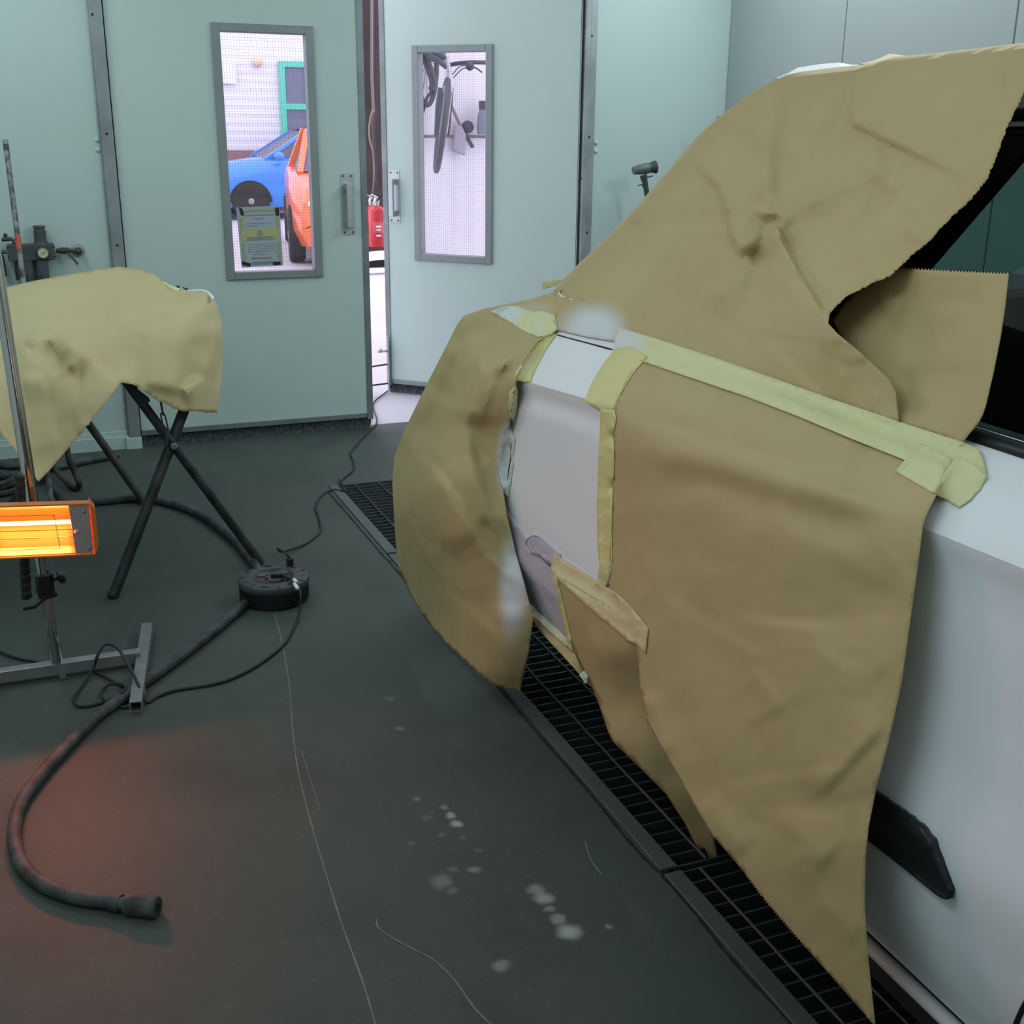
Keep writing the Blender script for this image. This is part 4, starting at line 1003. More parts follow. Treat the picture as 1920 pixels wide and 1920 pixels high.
# plug standing on the reel edge, with lead up to the door
q = at(544, 1060, 2, Hh); pq = Vector((q.x, q.y, Hh-.004))
lead = thing('extension_lead', 'thin black extension lead from the reel to the open door', 'cable', pq)
MB().lathe([(.0115, 0), (.0120, .004), (.0120, .026), (.0105, .030)], 14, Matrix.Translation(pq)).build('plug', BLACK, lead, bevel=.001)
lp = [(520, 1029, .03), (530, 1034, .02), (570, 1021), (592, 1006), (602, 993), (598, 970), (592, 950), (604, 928), (625, 918), (648, 922), (644, 912), (640, 902), (650, 892), (663, 880), (662, 862), (657, 851), (668, 835), (690, 810), (704, 797), (706, 785), (700, 765), (703, 752), (722, 737), (735, 726)]
top = pq+Vector((0, 0, .028))
MB().tube(cr([top, top+Vector((-.008, .01, .014)), at(533, 1035, 2, .075), at(520, 1028, 2, .05)] + [], 6), .0035, 8).tube(floor_path(lay(lp, .005), .005, 6), .0042, 8).build('lead_cable', RUBBER, lead, smooth=True)
# loop lying by the grating corner
MB().tube(floor_path(lay([(636, 898), (638, 912), (650, 922)], .006), .006, 5), .004, 6).build('lead_loop', RUBBER, lead, smooth=True)
# mains lead of the heater with its plug in the reel
ml = thing('heater_cable', 'thin black heater cable looping round the stand foot to the reel', 'cable', at(275, 1318, 2, 0))
pg = at(520, 1077, 2, Hh+.012); M_ = Matrix.Translation(pg) @ Matrix.Rotation(-.35, 4, 'Z')
MB().box(-.020, .014, -.013, .013, -.010, .006, 0, M_).build('plug', BLACK, ml, bevel=.004)
MB().tube([pg+Vector((.014, -.004, -.002)), at(553, 1089, 2, Hh+.008)], [.006, .004], 8).build('plug_sleeve', BLACK, ml, smooth=True)
cp = [(550, 1087, .085), (556, 1094, .084), (562, 1106, .078), (564, 1118, .065), (562, 1140, .03), (556, 1165, .005), (532, 1208), (480, 1249), (425, 1276), (375, 1287), (330, 1294), (295, 1306), (276, 1317), (268, 1303, .02), (252, 1268, .045), (240, 1246, .055), (226, 1222, .07), (214, 1211, .08), (198, 1208, .085), (188, 1219, .075), (182, 1232, .06), (176, 1250, .03), (160, 1278), (143, 1302), (139, 1314), (148, 1324), (170, 1323), (200, 1315), (228, 1300, .03), (236, 1287, .03), (222, 1282, .02), (202, 1285, .01), (190, 1297), (194, 1310, .02), (210, 1321), (228, 1326), (244, 1325)]
MB().tube(floor_path(lay(cp, .005), .005, 7), .0042, 8).build('cable', RUBBER, ml, smooth=True)
MB().tube(floor_path(lay([(176, 1258), (200, 1270), (225, 1284), (243, 1293)], .006), .006, 6), .004, 8).build('cable', RUBBER, ml, smooth=True)
MB().tube(floor_path(lay([(-30, 1212), (0, 1222), (30, 1233), (70, 1241), (100, 1244)], .006), .006, 6), .0042, 8).build('cable', RUBBER, ml, smooth=True)
for (p0, p1) in (((551, 1086), (556, 1092)), ((552, 1094), (558, 1104))):
    a, b2 = at(*p0, 2, Hh+.012), at(*p1, 2, Hh+.010); MB().bar(a, b2, .010, .006).build('cable_tag', WHITEL, ml)

# hose along the back wall and a coil beyond the trestle
o = MB().tube(cr([Vector((-.7, 5.20, .02)), at(0, 893, 2, .018), at(60, 886, 2, .018), at(140, 868, 2, .018), at(221, 853, 2, .018)], 8), .017, 12).build('wall_hose', DUSTY, smooth=True); o['label'] = 'straight dusty hose lying along the foot of the back wall'; o['category'] = 'hose'
m = MB(); cc = at(10, 912, 2, 0); pts = []
for i in range(60):
    a = i*.42; r = .20+.028*math.sin(i*1.7)+.02*math.sin(i*.6); pts.append(cc+Vector((-.09+r*1.15*math.cos(a), .03+r*.8*math.sin(a), .014+.012*(i//15)+.006*math.sin(i*2.1))))
o = m.tube(cr(pts, 4), .0125, 8).build('coiled_hose', DUSTY, smooth=True); o['label'] = 'loosely coiled dusty hose on the floor behind the heater'; o['category'] = 'hose'

# ================================================================== TRESTLE WITH PAPERED BUMPER
YT = 3.83
tre = thing('trestle', 'dark metal folding cross-legged trestle under the papered car part', 'trestle', (.35, 4.2, 0))
def leg(p, q, r, m, name='leg', flat=False):
    if flat: MB().bar(p, q, r*2, r*1.2, 0, (0, 1, 0)).build(name, m, tre, bevel=.003, smooth=False)
    else: MB().tube([p, q], r, 14).build(name, m, tre, smooth=True)
xc = W(322, 832, YT)
A0, A1 = at(490, 1066, 1, 3.86), W(246, 726, YT); A0.z = .0; 
A1 = xc+(xc-A0)*((.69-xc.z)/(xc.z-A0.z)); A1.y = YT+.01
B0 = at(212, 1119, 2, .004); B1 = W(345, 775, YT+.04); B1 = B1+(B1-B0)*((.585-B1.z)/(B1.z-B0.z)); B1.y = YT+.07
leg(A0+Vector((0, 0, .004)), A1, .0155, TRESTLE); leg(B0, B1, .0175, TRESTLE)
MB().ball(B0+Vector((0, 0, .008)), .018).build('foot_cap', TRESTLE, tre, smooth=True)
MB().lathe([(.012, 0), (.012, .008), (.008, .010)], 6, Matrix.Translation((xc.x+.004, YT-.016, xc.z-.004)) @ Matrix.Rotation(PI/2, 4, 'X')).build('pivot_bolt', STEEL, tre)
YT2 = 4.75
c0, c1 = at(270, 941, 2, .012), W(170, 800, YT2); c1 = c0+(c1-c0)*(.69/(c1.z-c0.z)*1.0)
leg(c0, c1, .0155, TRESTLE2)
leg(Vector((c0.x-.52, YT2+.05, .0)), Vector((c1.x+.50, YT2+.05, .69)), .0155, TRESTLE2)
e0, e1 = at(118, 944, 2, .016), at(84, 888, 1, at(118, 944, 2, .016).y+.14)
leg(e0, e1+(e1-e0)*1.2, .0155, TRESTLE2, 'stay_tube')
# top rails linking the two cross frames
for x, z in ((A1.x, .70), (B1.x+.02, .66)):
    leg(Vector((x, YT+.25, z)), Vector((x, YT2+.08, z)), .015, TRESTLE, 'top_rail')
MB().tube([at(0, 815, 1, 4.60), at(-90, 818, 1, 4.6), ], .011, 10).build('stay_tube', TRESTLE, tre)
# chain of three links
for i, (a, b2) in enumerate((((301, 752), (306, 778)), ((304, 774), (312, 806)), ((309, 800), (314, 836)))):
    p, q = W(*a, YT-.03), W(*b2, YT-.03); d = (q-p); s = Vector((.006, 0, 0)) if i % 2 else Vector((0, .006, 0))
    loop = [p+s*.0, p+d*.15+s, p+d*.85+s, q, p+d*.85-s, p+d*.15-s, p]
    MB().tube(cr(loop, 4), .003, 6).build('chain_link', TRESTLE2, tre, smooth=True)
# flat bracket where the leg meets the top
g0 = W(244, 726, YT-.005)
MB().prism([W(244, 724, YT-.005), W(262, 733, YT-.005), W(279, 746, YT-.005), W(282, 752, YT-.005), W(268, 764, YT-.005), W(262, 762, YT-.005)], (0, .012, 0)).build('bracket', TRESTLE, tre)
# second stand with a bent tube foot
st2 = thing('bent_tube_stand', 'dark bent-tube stand foot behind the papered part', 'stand', at(148, 918, 2, 0))
MB().tube(cr([W(122, 838, 5.0)+Vector((0, .05, .25)), W(127, 850, 5.0), at(140, 885, 1, 5.0), at(148, 905, 2, .04), at(147, 914, 2, .014), at(140, 915, 2, .014), at(128, 906, 2, .02), at(104, 882, 2, .05), at(90, 868, 1, 5.15)], 8), .0125, 12).build('stand_tube', TRESTLE2, st2, smooth=True)
# wrapped part: white bumper shell below, paper over it
part = thing('spare_bumper', 'white car part lying under the brown paper on the trestle', 'car part', (.15, 4.4, .86))
m = MB(); rows2 = []
for i in range(15):
    a = -1+2*i/14; x = .06+.40*a; bow = .16*(1-a*a)
    rows2.append([Vector((x, 4.06+.06*a*a, .718)), Vector((x, 4.04+.06*a*a, .755)), Vector((x, 4.10+.06*a*a, .782)), Vector((x, 4.3, .80)), Vector((x, 4.56-.1*a*a, .825)), Vector((x, 4.62-.1*a*a, .80))])
m.grid(rows2); bs = m.build('bumper_shell', WHITECAR, part, smooth=True); s = bs.modifiers.new('thickness', 'SOLIDIFY'); s.thickness = .006
# visible white rim at the right end
MB().tube(cr([at(340, 540, 1, 4.5), at(352, 546, 1, 4.42), at(372, 545, 1, 4.36), at(386, 547, 1, 4.30), at(394, 553, 1, 4.24), at(400, 562, 1, 4.18)], 6), [.006]*31, 10).build('white_rim', WHITECAR, part, smooth=True)
MB().tube([at(333, 538, 1, 4.55), at(352, 544, 1, 4.42)], .006, 8).build('rubber_edge', BLACK, part)
S6 = [(-170, 590), (-120, 560), (0, 541), (60, 527), (120, 516), (180, 506), (222, 500), (265, 504), (289, 513), (300, 521), (312, 530), (330, 541), (348, 545), (370, 547), (388, 549), (398, 556), (407, 572), (414, 598), (418, 630), (418, 665), (415, 710), (411, 745), (407, 773, 't'), (390, 774, 't'), (365, 770), (345, 772), (330, 767, 't'), (312, 758, 't'), (300, 752, 't'), (288, 746, 't'), (272, 735, 't'), (258, 724), (245, 720), (226, 717, 't'), (205, 746, 't'), (170, 790, 't'), (130, 838), (98, 876), (72, 903), (56, 884), (38, 858), (16, 830), (-4, 806), (-60, 750), (-170, 700)]
S6o = sheet('masking_paper', S6, [(-170, 590, 4.35), (0, 541, 4.58), (120, 516, 4.66), (222, 500, 4.72), (289, 513, 4.66), (330, 541, 4.46), (388, 549, 4.27), (414, 598, 4.20), (418, 665, 4.14), (407, 773, 4.0), (365, 770, 3.84), (300, 752, 3.79), (226, 717, 3.79), (170, 790, 3.72), (72, 903, 3.64), (16, 830, 3.70), (-60, 750, 3.74), (-170, 700, 3.78),
      (200, 570, 4.28), (100, 580, 4.28), (20, 585, 4.30), (280, 565, 4.25), (340, 580, 4.10), (220, 610, 4.02), (120, 640, 3.93), (50, 660, 3.92), (300, 640, 3.90), (370, 640, 3.98), (250, 680, 3.86), (350, 720, 3.85), (100, 760, 3.77), (180, 700, 3.83)],
      1, KRAFT2, creases=[((200, 600), (215, 570), 50, .02, 's'), ((215, 575), (330, 553), 40, .026, 's'), ([(225, 715), (190, 690), (163, 658), (140, 630), (112, 610)], None, 70, -.030, 'S'), ([(127, 690), (110, 660), (88, 638), (52, 648), (75, 695)], None, 60, .030, 'S'), ([(333, 733), (378, 707), (398, 650), (406, 600)], None, 60, .022, 'S'), ((112, 612), (160, 655), 28, .018, 's'), ((88, 640), (125, 690), 26, -.028, 'r'), ((55, 648), (88, 638), 22, .020, 'r'), ((125, 690), (165, 660), 18, .022, 'r'), ((40, 710), (80, 700), 30, .014, 's'), ((110, 700), (160, 705), 40, -.012, 'g'), ((335, 732), (380, 705), 30, .026, 's'), ((380, 705), (405, 600), 24, .022, 'r'), ((340, 735), (270, 722), 30, .016, 's'), ((250, 650), (350, 710), 60, .012, 'g'), ((360, 560), (380, 640), 26, .008, 'g'), ((100, 815), (150, 800), 30, -.006, 'g'), ((300, 520), (280, 540), 14, .010, 'r')],
      step=7, folds=14, seed=2, famp=.008, gain=1.6, noise=.007, wrap=[(12, 22, [(-.02, .12, -.02), (-.05, .4, -.03)])], label='brown masking paper draped over the car part on the trestle', category='masking paper')
drape('masking_tape', [(306, 527), (316, 533), (326, 537), (338, 541), (334, 546), (320, 542), (308, 534)], TAPE, 5, .003, S6o, .0005, add=False, crinkle=.002, label='small yellow tape at the paper edge')

# ================================================================== WALL-MOUNTED AIR UNIT
reg = thing('air_regulator', 'grey compressed-air filter regulator with gauge on the wall left of the door', 'regulator', W(60, 472, YB-.03))
YG = YB-.06
def wp(px, py, y=YG): return at(px, py, 1, y)
def wbox(m, x0, y0, x1, y1, d0, d1):
    a, b2 = wp(x0, y0), wp(x1, y1); m.box(min(a.x, b2.x), max(a.x, b2.x), YB-d1, YB-d0, min(a.z, b2.z), max(a.z, b2.z)); return m
rb = wbox(MB(), 12, 459, 104, 487, .015, .07).build('body', REGM, reg, bevel=.004)
for px, py in ((14, 464), (17, 482), (101, 463), (103, 481)):
    MB().lathe([(.004, 0), (.004, .002)], 8, Matrix.Translation(wp(px, py, YB-.07)) @ Matrix.Rotation(PI/2, 4, 'X')).build('screw', CABIN, rb)
def vl(px, y0, y1, prof, name, m, d=.042):
    """lathe standing on the wall, prof (radius px, fraction from y1 up to y0)"""
    p1, p0 = wp(px, y1, YB-d), wp(px, y0, YB-d); k = (wp(px+10, y1, YB-d)-p1).length/10
    L = p0.z-p1.z; o = MB().lathe([(r*k, f*L) for r, f in prof], 20, Matrix.Translation(p1)).build(name, m, reg, smooth=True); return o
vl(77, 423, 460, [(14, 0), (13, .18), (12, .2), (11.5, .75), (10.3, .78), (10.3, .86), (11.8, .9), (11.3, 1)], 'adjuster_knob', REGM)
for px in (57, 84): 
    o = vl(px, 487, 545, [(9, 0), (11.5, .1), (12, .5), (12.5, .85), (12.5, 1)], 'bowl', mat('bowl_smoke', (.075, .09, .092), .35) if px == 57 else bpy.data.materials['bowl_smoke'])
    for q in (-6, 7):
        MB().box(-.0012, .0012, -.001, .001, -.015, .015, 0, Matrix.Translation(wp(px+q, 521, YB-.042-.031))).build('bowl_slot', CABIN, reg)
gp = wp(80.5, 474, YB-.07)
gg = MB().lathe([(.024, 0), (.026, .004), (.026, .016), (.022, .018)], 24, Matrix.Translation(gp) @ Matrix.Rotation(PI/2, 4, 'X')).build('gauge', REGM, reg, smooth=True)
MB().lathe([(.021, .0165), (.0205, .0185)], 24, Matrix.Translation(gp) @ Matrix.Rotation(PI/2, 4, 'X')).build('gauge_dial', GAUGE, gg)
MB().bar(gp+Vector((-.007, -.0195, -.005)), gp+Vector((.010, -.0195, .007)), .002, .001, 0, (0, 1, 0)).build('gauge_needle', BLACK, gg)
# ball valve and wall flange on the right
v0, v1, v2 = wp(105, 470, YB-.042), wp(128, 470, YB-.042), wp(147, 471, YB-.042)
MB().tube([v0, v0.lerp(v1, .3), v0.lerp(v1, .31), v1, v1.lerp(v2, .1), v1.lerp(v2, .6), v2], [.010, .010, .014, .014, .009, .009, .013], 14).ball(v2, .017).tube([v2, Vector((v2.x, YB, v2.z))], .012, 12).build('valve', BRASS, reg, smooth=True)
MB().bar(wp(126, 473, YB-.055), wp(147, 496, YB-.06), .010, .004, 0, (0, 1, 0)).build('valve_lever', REGM, reg, bevel=.001)
MB().lathe([(.030, 0), (.028, .006), (.014, .008)], 20, Matrix.Translation(Vector((v2.x, YB, v2.z))) @ Matrix.Rotation(PI/2, 4, 'X')).build('wall_flange', ALU, reg, smooth=True)
# small valve upper left, outlet lower left
MB().tube([wp(26, 459, YB-.05), wp(26, 450, YB-.05), wp(20, 448, YB-.05), wp(3, 449, YB-.05)], [.008, .008, .009, .009], 10).ball(wp(10, 441, YB-.05), .009).tube([wp(10, 449, YB-.05), wp(10, 441, YB-.05)], .005).build('drain_valve', BRASS, reg, smooth=True)
MB().tube([wp(12, 472, YB-.05), wp(2, 473, YB-.05), wp(2, 482, YB-.05), wp(6, 500, YB-.05), wp(9, 518, YB-.05)], [.009, .010, .012, .012, .011], 10).build('outlet', BRASS, reg, smooth=True)
MB().tube([wp(33, 487, YB-.05), wp(33, 505, YB-.05), wp(36, 525, YB-.05)], [.010, .012, .013], 10).build('outlet', RUBBER, reg, smooth=True)
# spattered rod leaning at the wall
r0, r1 = at(10, 263, 1, 5.33), at(44, 530, 1, 5.10); low = r1+(r1-r0)*((r1.z-.0)/(r0.z-r1.z))
rod = MB().tube([r0, r0.lerp(low, .5), low], .0105, 12).build('paint_spattered_rod', RODM, smooth=True); rod['label'] = 'paint-spattered metal rod leaning before the wall regulator'; rod['category'] = 'rod'
k0 = (r0.z-at(32, 440, 1, 5.18).z)/(r0.z-low.z); k1 = (r0.z-at(36, 468, 1, 5.15).z)/(r0.z-low.z)
MB().tube([r0.lerp(low, k0), r0.lerp(low, k1)], .0109, 12).build('red_band', RODR, rod, smooth=True, label='red paint on the rod')
MB().tube([r0.lerp(low, .012), r0.lerp(low, .03)], .0108, 12).build('blue_band', mat('rod_blue_paint', (.03, .045, .10), .5), rod, smooth=True, label='dark blue paint near the tip')

# ================================================================== AIR DRYER ON STAND (behind the car)
YD = 5.38
dr = thing('air_dryer', 'grey-green pistol-shaped air dryer on a stand behind the car', 'air dryer', (2.88, YD, 0))
da, dbk = at(1187.5, 320, 1, YD), at(1229, 313, 1, YD); ax = (dbk-da); L = ax.length; t = ax.normalized()
def dpt(f): return da+ax*f
MB().tube([dpt(0), dpt(.03), dpt(.18), dpt(.22), dpt(.66), dpt(.68)], [.0185, .0205, .0215, .0245, .0265, .024], 20).build('barrel', GUNM, dr, smooth=True)
MB().tube([dpt(.68), dpt(.80), dpt(.82), dpt(.99), dpt(1)], [.0235, .0245, .026, .0325, .031], 20).build('intake', GUND, dr, smooth=True)
h0, h1, h2 = at(1206, 329, 1, YD), at(1210, 345, 1, YD), at(1213, 366, 1, YD)
MB().tube([h0, h1, h2], [.019, .0135, .0135], 12).build('grip', GUND, dr, smooth=True)
MB().tube(cr([at(1207, 334, 1, YD), at(1215, 332, 1, YD), at(1224, 330, 1, YD)], 4), .0035, 8).tube(cr([at(1206, 350, 1, YD), at(1202, 346, 1, YD), at(1196, 349, 1, YD)], 4), .003, 8).build('trigger', GUND, dr, smooth=True)
MB().tube([h2, Vector((h2.x+.02, YD, h2.z-.12)), Vector((h2.x+.02, YD, .03))], .012, 12).build('stand_pole', GUND, dr, smooth=True)
MB().lathe([(.20, 0), (.20, .02), (.02, .035)], 24, Matrix.Translation((h2.x+.02, YD, 0))).build('stand_base', GUND, dr)
sp = thing('stand_post', 'grey square post whose tip shows above the papered car', 'post', (3.37, 5.3, 0))
q = at(1349, 224, 1, 5.3)
MB().box(q.x-.010, q.x+.010, 5.29, 5.31, 0.02, at(1349, 218, 1, 5.3).z).build('post', STEEL, sp, bevel=.002)
MB().box(q.x-.07, q.x+.07, 5.15, 5.45, 0, .02).build('post_base', STEEL, sp)

# ================================================================== NOTICE ON THE LEFT PANE
YN = YB-.012
def np_(px, py): return at(px, py, 1, YN)
no = thing('safety_notice', 'yellow-edged warning notice taped inside the left door pane', 'notice', np_(490, 445))
def nq(u, v, y=0):  # bilinear over the sheet's four corners
    c = [(443, 389), (524, 386), (531, 498), (453, 502)]
    x = lerp(lerp(c[0][0], c[1][0], u), lerp(c[3][0], c[2][0], u), v); yy_ = lerp(lerp(c[0][1], c[1][1], u), lerp(c[3][1], c[2][1], u), v)
    return at(x, yy_, 1, YN-y)
def nquad(u0, v0, u1, v1, h, m, name, **k):
    return MB().prism([nq(u0, v0, h), nq(u1, v0, h), nq(u1, v1, h), nq(u0, v1, h)], (0, .0006, 0)).build(name, m, no, **k)
nquad(0, 0, 1, 1, 0, NOTICE, 'sheet')
nquad(.06, .36, .96, .56, .0012, NOTY, 'yellow_band', label='yellow band across the notice')
for (u0, v0, u1, v1, n, hor) in ((.14, .04, .86, .085, 11, True), (.06, .16, .12, .36, 6, False), (.90, .16, .96, .36, 6, False), (.06, .58, .12, .88, 8, False), (.90, .58, .96, .88, 8, False)):
    m = MB(); mm = MB()
    for i in range(n):
        for k in (0, 1):
            f0, f1 = (i+k*.5)/n, (i+k*.5+.5)/n
            if hor: q = [nq(lerp(u0, u1, f0), v1, .0014), nq(lerp(u0, u1, f1), v1, .0014), nq(lerp(u0, u1, f1)+.03, v0, .0014), nq(lerp(u0, u1, f0)+.03, v0, .0014)]
            else: q = [nq(u0, lerp(v0, v1, f0)+.02, .0014), nq(u1, lerp(v0, v1, f0), .0014), nq(u1, lerp(v0, v1, f1), .0014), nq(u0, lerp(v0, v1, f1)+.02, .0014)]
            (m if k else mm).add(q, [(0, 1, 2, 3)])
    m.build('hatched_edge', NOTG, no); mm.build('hatched_edge', NOTY, no)
tri = [(.50, .385), (.56, .455), (.44, .455)]
for a, b2 in zip(tri, tri[1:]+tri[:1]): MB().bar(nq(*a, .002), nq(*b2, .002), .003, .0006, 0, (0, 1, 0)).build('warning_triangle', NOTT, no)
m = MB()
m.bar(nq(.50, .41, .002), nq(.50, .435, .002), .003, .0006, 0, (0, 1, 0)); m.bar(nq(.50, .44, .002), nq(.50, .447, .002), .003, .0006, 0, (0, 1, 0)); m.build('warning_mark', NOTT, no)
def words(v, u0, u1, h, m_, dens=.75, name='text_line'):
    m = MB(); u = u0
    while u < u1:
        l = rng.uniform(.010, .022); 
        if rng.random() < dens: m.prism([nq(u, v, .002), nq(u+l*.8, v, .002), nq(u+l*.8, v+h, .002), nq(u, v+h, .002)], (0, .0004, 0))
        u += l
    m.build(name, m_, no)
for v, u0, u1, h in ((.13, .18, .84, .018), (.19, .38, .60, .016), (.27, .2, .82, .012), (.31, .22, .5, .012), (.475, .42, .58, .014), (.62, .2, .84, .010), (.66, .2, .84, .010), (.70, .2, .8, .010), (.74, .2, .84, .010), (.78, .3, .6, .010)): words(v, u0, u1, h, NOTT)
words(.84, .26, .78, .03, NOTR)
for (a, b2) in (((.2, .505), (.82, .505)), ((.2, .545), (.82, .545)), ((.2, .505), (.2, .545)), ((.82, .505), (.82, .545))): MB().bar(nq(*a, .002), nq(*b2, .002), .0025, .0005, 0, (0, 1, 0)).build('boxed_line', NOTT, no)
words(.515, .24, .78, .02, NOTT)
nquad(.26, .91, .80, .96, .0013, NOTT, 'dark_footer')
for pts in (((448, 389), (454, 391), (458, 403), (452, 404)), ((516, 389), (523, 389), (523.5, 404), (517, 404)), ((454.5, 490), (470.5, 494), (469, 500), (453.5, 496)), ((512, 491), (526.5, 490), (526.5, 496), (512.5, 497))):
    MB().prism([at(*p, 1, YN-.003) for p in pts], (0, .0008, 0)).build('tape_corner', BLACK, no)

# ================================================================== OUTSIDE
gd = struct(MB().box(-14, 26, YB+.06, 24, -.12, -.004).build('ground', GROUND))
# white-clad building across the yard with brown plinth
YW = 22.0
m = MB(); rows3 = []
zz = 1.04
while zz < 6: rows3 += [[Vector((-6, YW, zz)), Vector((14, YW, zz))], [Vector((-6, YW-.007, zz+.07)), Vector((14, YW-.007, zz+.07))]]; zz += .14
m.grid(rows3); cl = struct(m.build('wall_yard', YARDW))
pl_ = struct(MB().box(-6, 14, YW-.04, YW+.3, -.1, 1.05).build('trim_4', BRICKC))
# green-framed windows, lamp and sign on that wall
gw_ = struct(MB().box(0, 1, 0, 1, 0, 1).build('window_1', GREENF)); bpy.data.meshes.remove(gw_.data)
YQ = YW-.03
q0, q1 = at(521, 114, 1, YQ), at(640, 114, 1, YQ)
x0_, x1_ = q0.x, at(579, 150, 1, YQ).x+.02; zt2 = q0.z; zmid = at(550, 200, 1, YQ).z; fr = .10
m = MB()
for a in ((x0_, x0_+fr, .4, zt2), (x1_-fr, x1_, .4, zt2), (x0_+fr, x1_-fr, zt2-fr, zt2), (x0_+fr, x1_-fr, zmid-fr/2, zmid+fr/2), (x0_+fr, x1_-fr, .4, .5)): m.box(a[0], a[1], YQ-.06, YQ, a[2], a[3])
gw_ = struct(m.build('window_1', GREENF))
MB().box(x0_+fr, x1_-fr, YQ-.02, YQ-.01, zmid+fr/2, zt2-fr).build('pane', DARKGL, gw_)
MB().box(x0_+fr, x1_-fr, YQ-.02, YQ-.01, .5, zmid-fr/2).build('pane', DARKGL, gw_)
sg = at(417, 116, 1, YQ-.03); sg1 = at(444, 157, 1, YQ-.03)
o = MB().box(sg.x-.3, sg1.x, YQ-.05, YQ-.03, sg1.z, sg.z).build('wall_sign', WHITEL); o['label'] = 'plain white sign board on the white yard wall'; o['category'] = 'sign'
lpq = at(483, 116, 1, YQ-.06)
yl = thing('yard_lamp', 'round orange lamp on the white yard wall', 'lamp', lpq)
MB().ball(lpq, .085).build('globe', LAMPO, yl, smooth=True); MB().box(lpq.x-.05, lpq.x+.05, lpq.y, YQ+.03, lpq.z-.05, lpq.z+.05).build('wall_bracket', PIPE, yl)

def parked(name, label, loc, heading, paint, mirrors=True):
    """small hatchback; local +x is forward"""
    t = thing(name, label, 'car', (loc[0], loc[1], 0)); h = math.atan2(heading[1], heading[0])
    M_ = Matrix.Translation((loc[0], loc[1], 0)) @ Matrix.Rotation(h, 4, 'Z')
    def row(x, pts): return [M_ @ Vector((x, y, z)) for (y, z) in pts]
    secs = []
    for x, hw, zb, zbelt, zbon in ((2.02, .58, .32, .56, .62), (1.93, .76, .22, .66, .74), (1.6, .84, .2, .76, .86), (1.0, .87, .2, .86, .95), (.7, .87, .2, .90, .98), (0, .87, .2, .93, 1.0), (-1.0, .87, .2, .95, 1.02), (-1.6, .86, .2, .95, 1.02), (-1.95, .82, .25, .88, 1.0), (-2.02, .74, .35, .80, .95)):
        secs.append(row(x, [(-hw*.9, zb), (-hw, zb+.18), (-hw, zbelt-.1), (-hw*.97, zbelt), (-hw*.84, zbon), (0, zbon+.02), (hw*.84, zbon), (hw*.97, zbelt), (hw, zbelt-.1), (hw, zb+.18), (hw*.9, zb)]))
    m = MB(); m.grid(secs); m.add(secs[0], [tuple(range(11))]); m.add(secs[-1], [tuple(range(11))])
    m.build('body', paint, t, smooth=True)
    cab = []
    for x, hw, z in ((.95, .70, .96), (.25, .60, 1.40), (-.4, .61, 1.46), (-1.2, .60, 1.42), (-1.72, .66, 1.02)):
        cab.append((x, hw, z))
    m = MB()
    for (xa, wa, za), (xb_, wb_, zb2) in zip(cab[1:-1], cab[2:-1]):
        m.grid([row(xa, [(-wa, za-.03), (-wa*.8, za), (0, za+.015), (wa*.8, za), (wa, za-.03)]), row(xb_, [(-wb_, zb2-.03), (-wb_*.8, zb2), (0, zb2+.015), (wb_*.8, zb2), (wb_, zb2-.03)])])
    for sgn in (-1, 1):
        for (pa, pb_) in (((.98, sgn*.72, .95), (.27, sgn*.605, 1.39)), ((-.35, sgn*.80, .98), (-.38, sgn*.615, 1.43)), ((-1.75, sgn*.68, 1.0), (-1.2, sgn*.605, 1.40))):
            m.bar(M_ @ Vector(pa), M_ @ Vector(pb_), .07, .05)
    m.build('roof', paint, t, smooth=True)
    for pts in ([(.95, -.70, .97), (.95, .70, .97), (.26, .58, 1.39), (.26, -.58, 1.39)], [(-1.72, -.66, 1.02), (-1.72, .66, 1.02), (-1.22, .58, 1.40), (-1.22, -.58, 1.40)], [(.9, -.76, .96), (.2, -.615, 1.38), (-1.2, -.61, 1.39), (-1.6, -.76, 1.0)], [(.9, .76, .96), (.2, .615, 1.38), (-1.2, .61, 1.39), (-1.6, .76, 1.0)]):
        MB().prism([M_ @ Vector(p) for p in pts], (0, 0, .004)).build('window', CARGL, t)
    for sgn in (-1, 1):
        for x in (1.28, -1.25):
            Mw = M_ @ Matrix.Translation((x, sgn*.80, .30)) @ Matrix.Rotation(-PI/2*sgn, 4, 'X')
            MB().prism([M_ @ Vector((x+.345*math.cos(PI*q/14), sgn*.80, .28+.345*math.sin(PI*q/14))) for q in range(15)], (M_.to_3x3() @ Vector((0, sgn*.076, 0)))).build('wheel_arch', CABIN, t)
            wh = MB().lathe([(.18, -.09), (.27, -.09), (.30, -.06), (.30, .07), (.28, .09), (.19, .092)], 24, Mw).build('wheel', TYRE, t, smooth=True)
            MB().lathe([(.19, .085), (.17, .075), (.06, .09), (.03, .095)], 16, Mw).build('rim', RIM, wh)
        if mirrors: MB().ball(M_ @ Vector((.80, sgn*.95, 1.0)), .09, sc=(1, 1, .75)).build('mirror', paint, t, smooth=True)
        MB().ball(M_ @ Vector((1.86, sgn*.60, .66)), .12, sc=(1, 1, .7)).build('headlight', WHITEL, t, smooth=True)
    MB().box(1.98, 2.03, -.45, .45, .34, .46, 0, M_).build('grille', CABIN, t)
    return t
bw = at(470, 386, 1, 19.8)
parked('parked_car', 'bright blue car parked before the white yard wall', (bw.x+1.28, 20.6), (-1, 0), BLUEP)
ow = at(556, 440, 1, 13.4); hd_ = Vector((-.185, -1, 0)).normalized(); right = Vector((hd_.y, -hd_.x, 0))
oc = Vector((ow.x, 13.4, 0)) - hd_*1.28 - right*.80
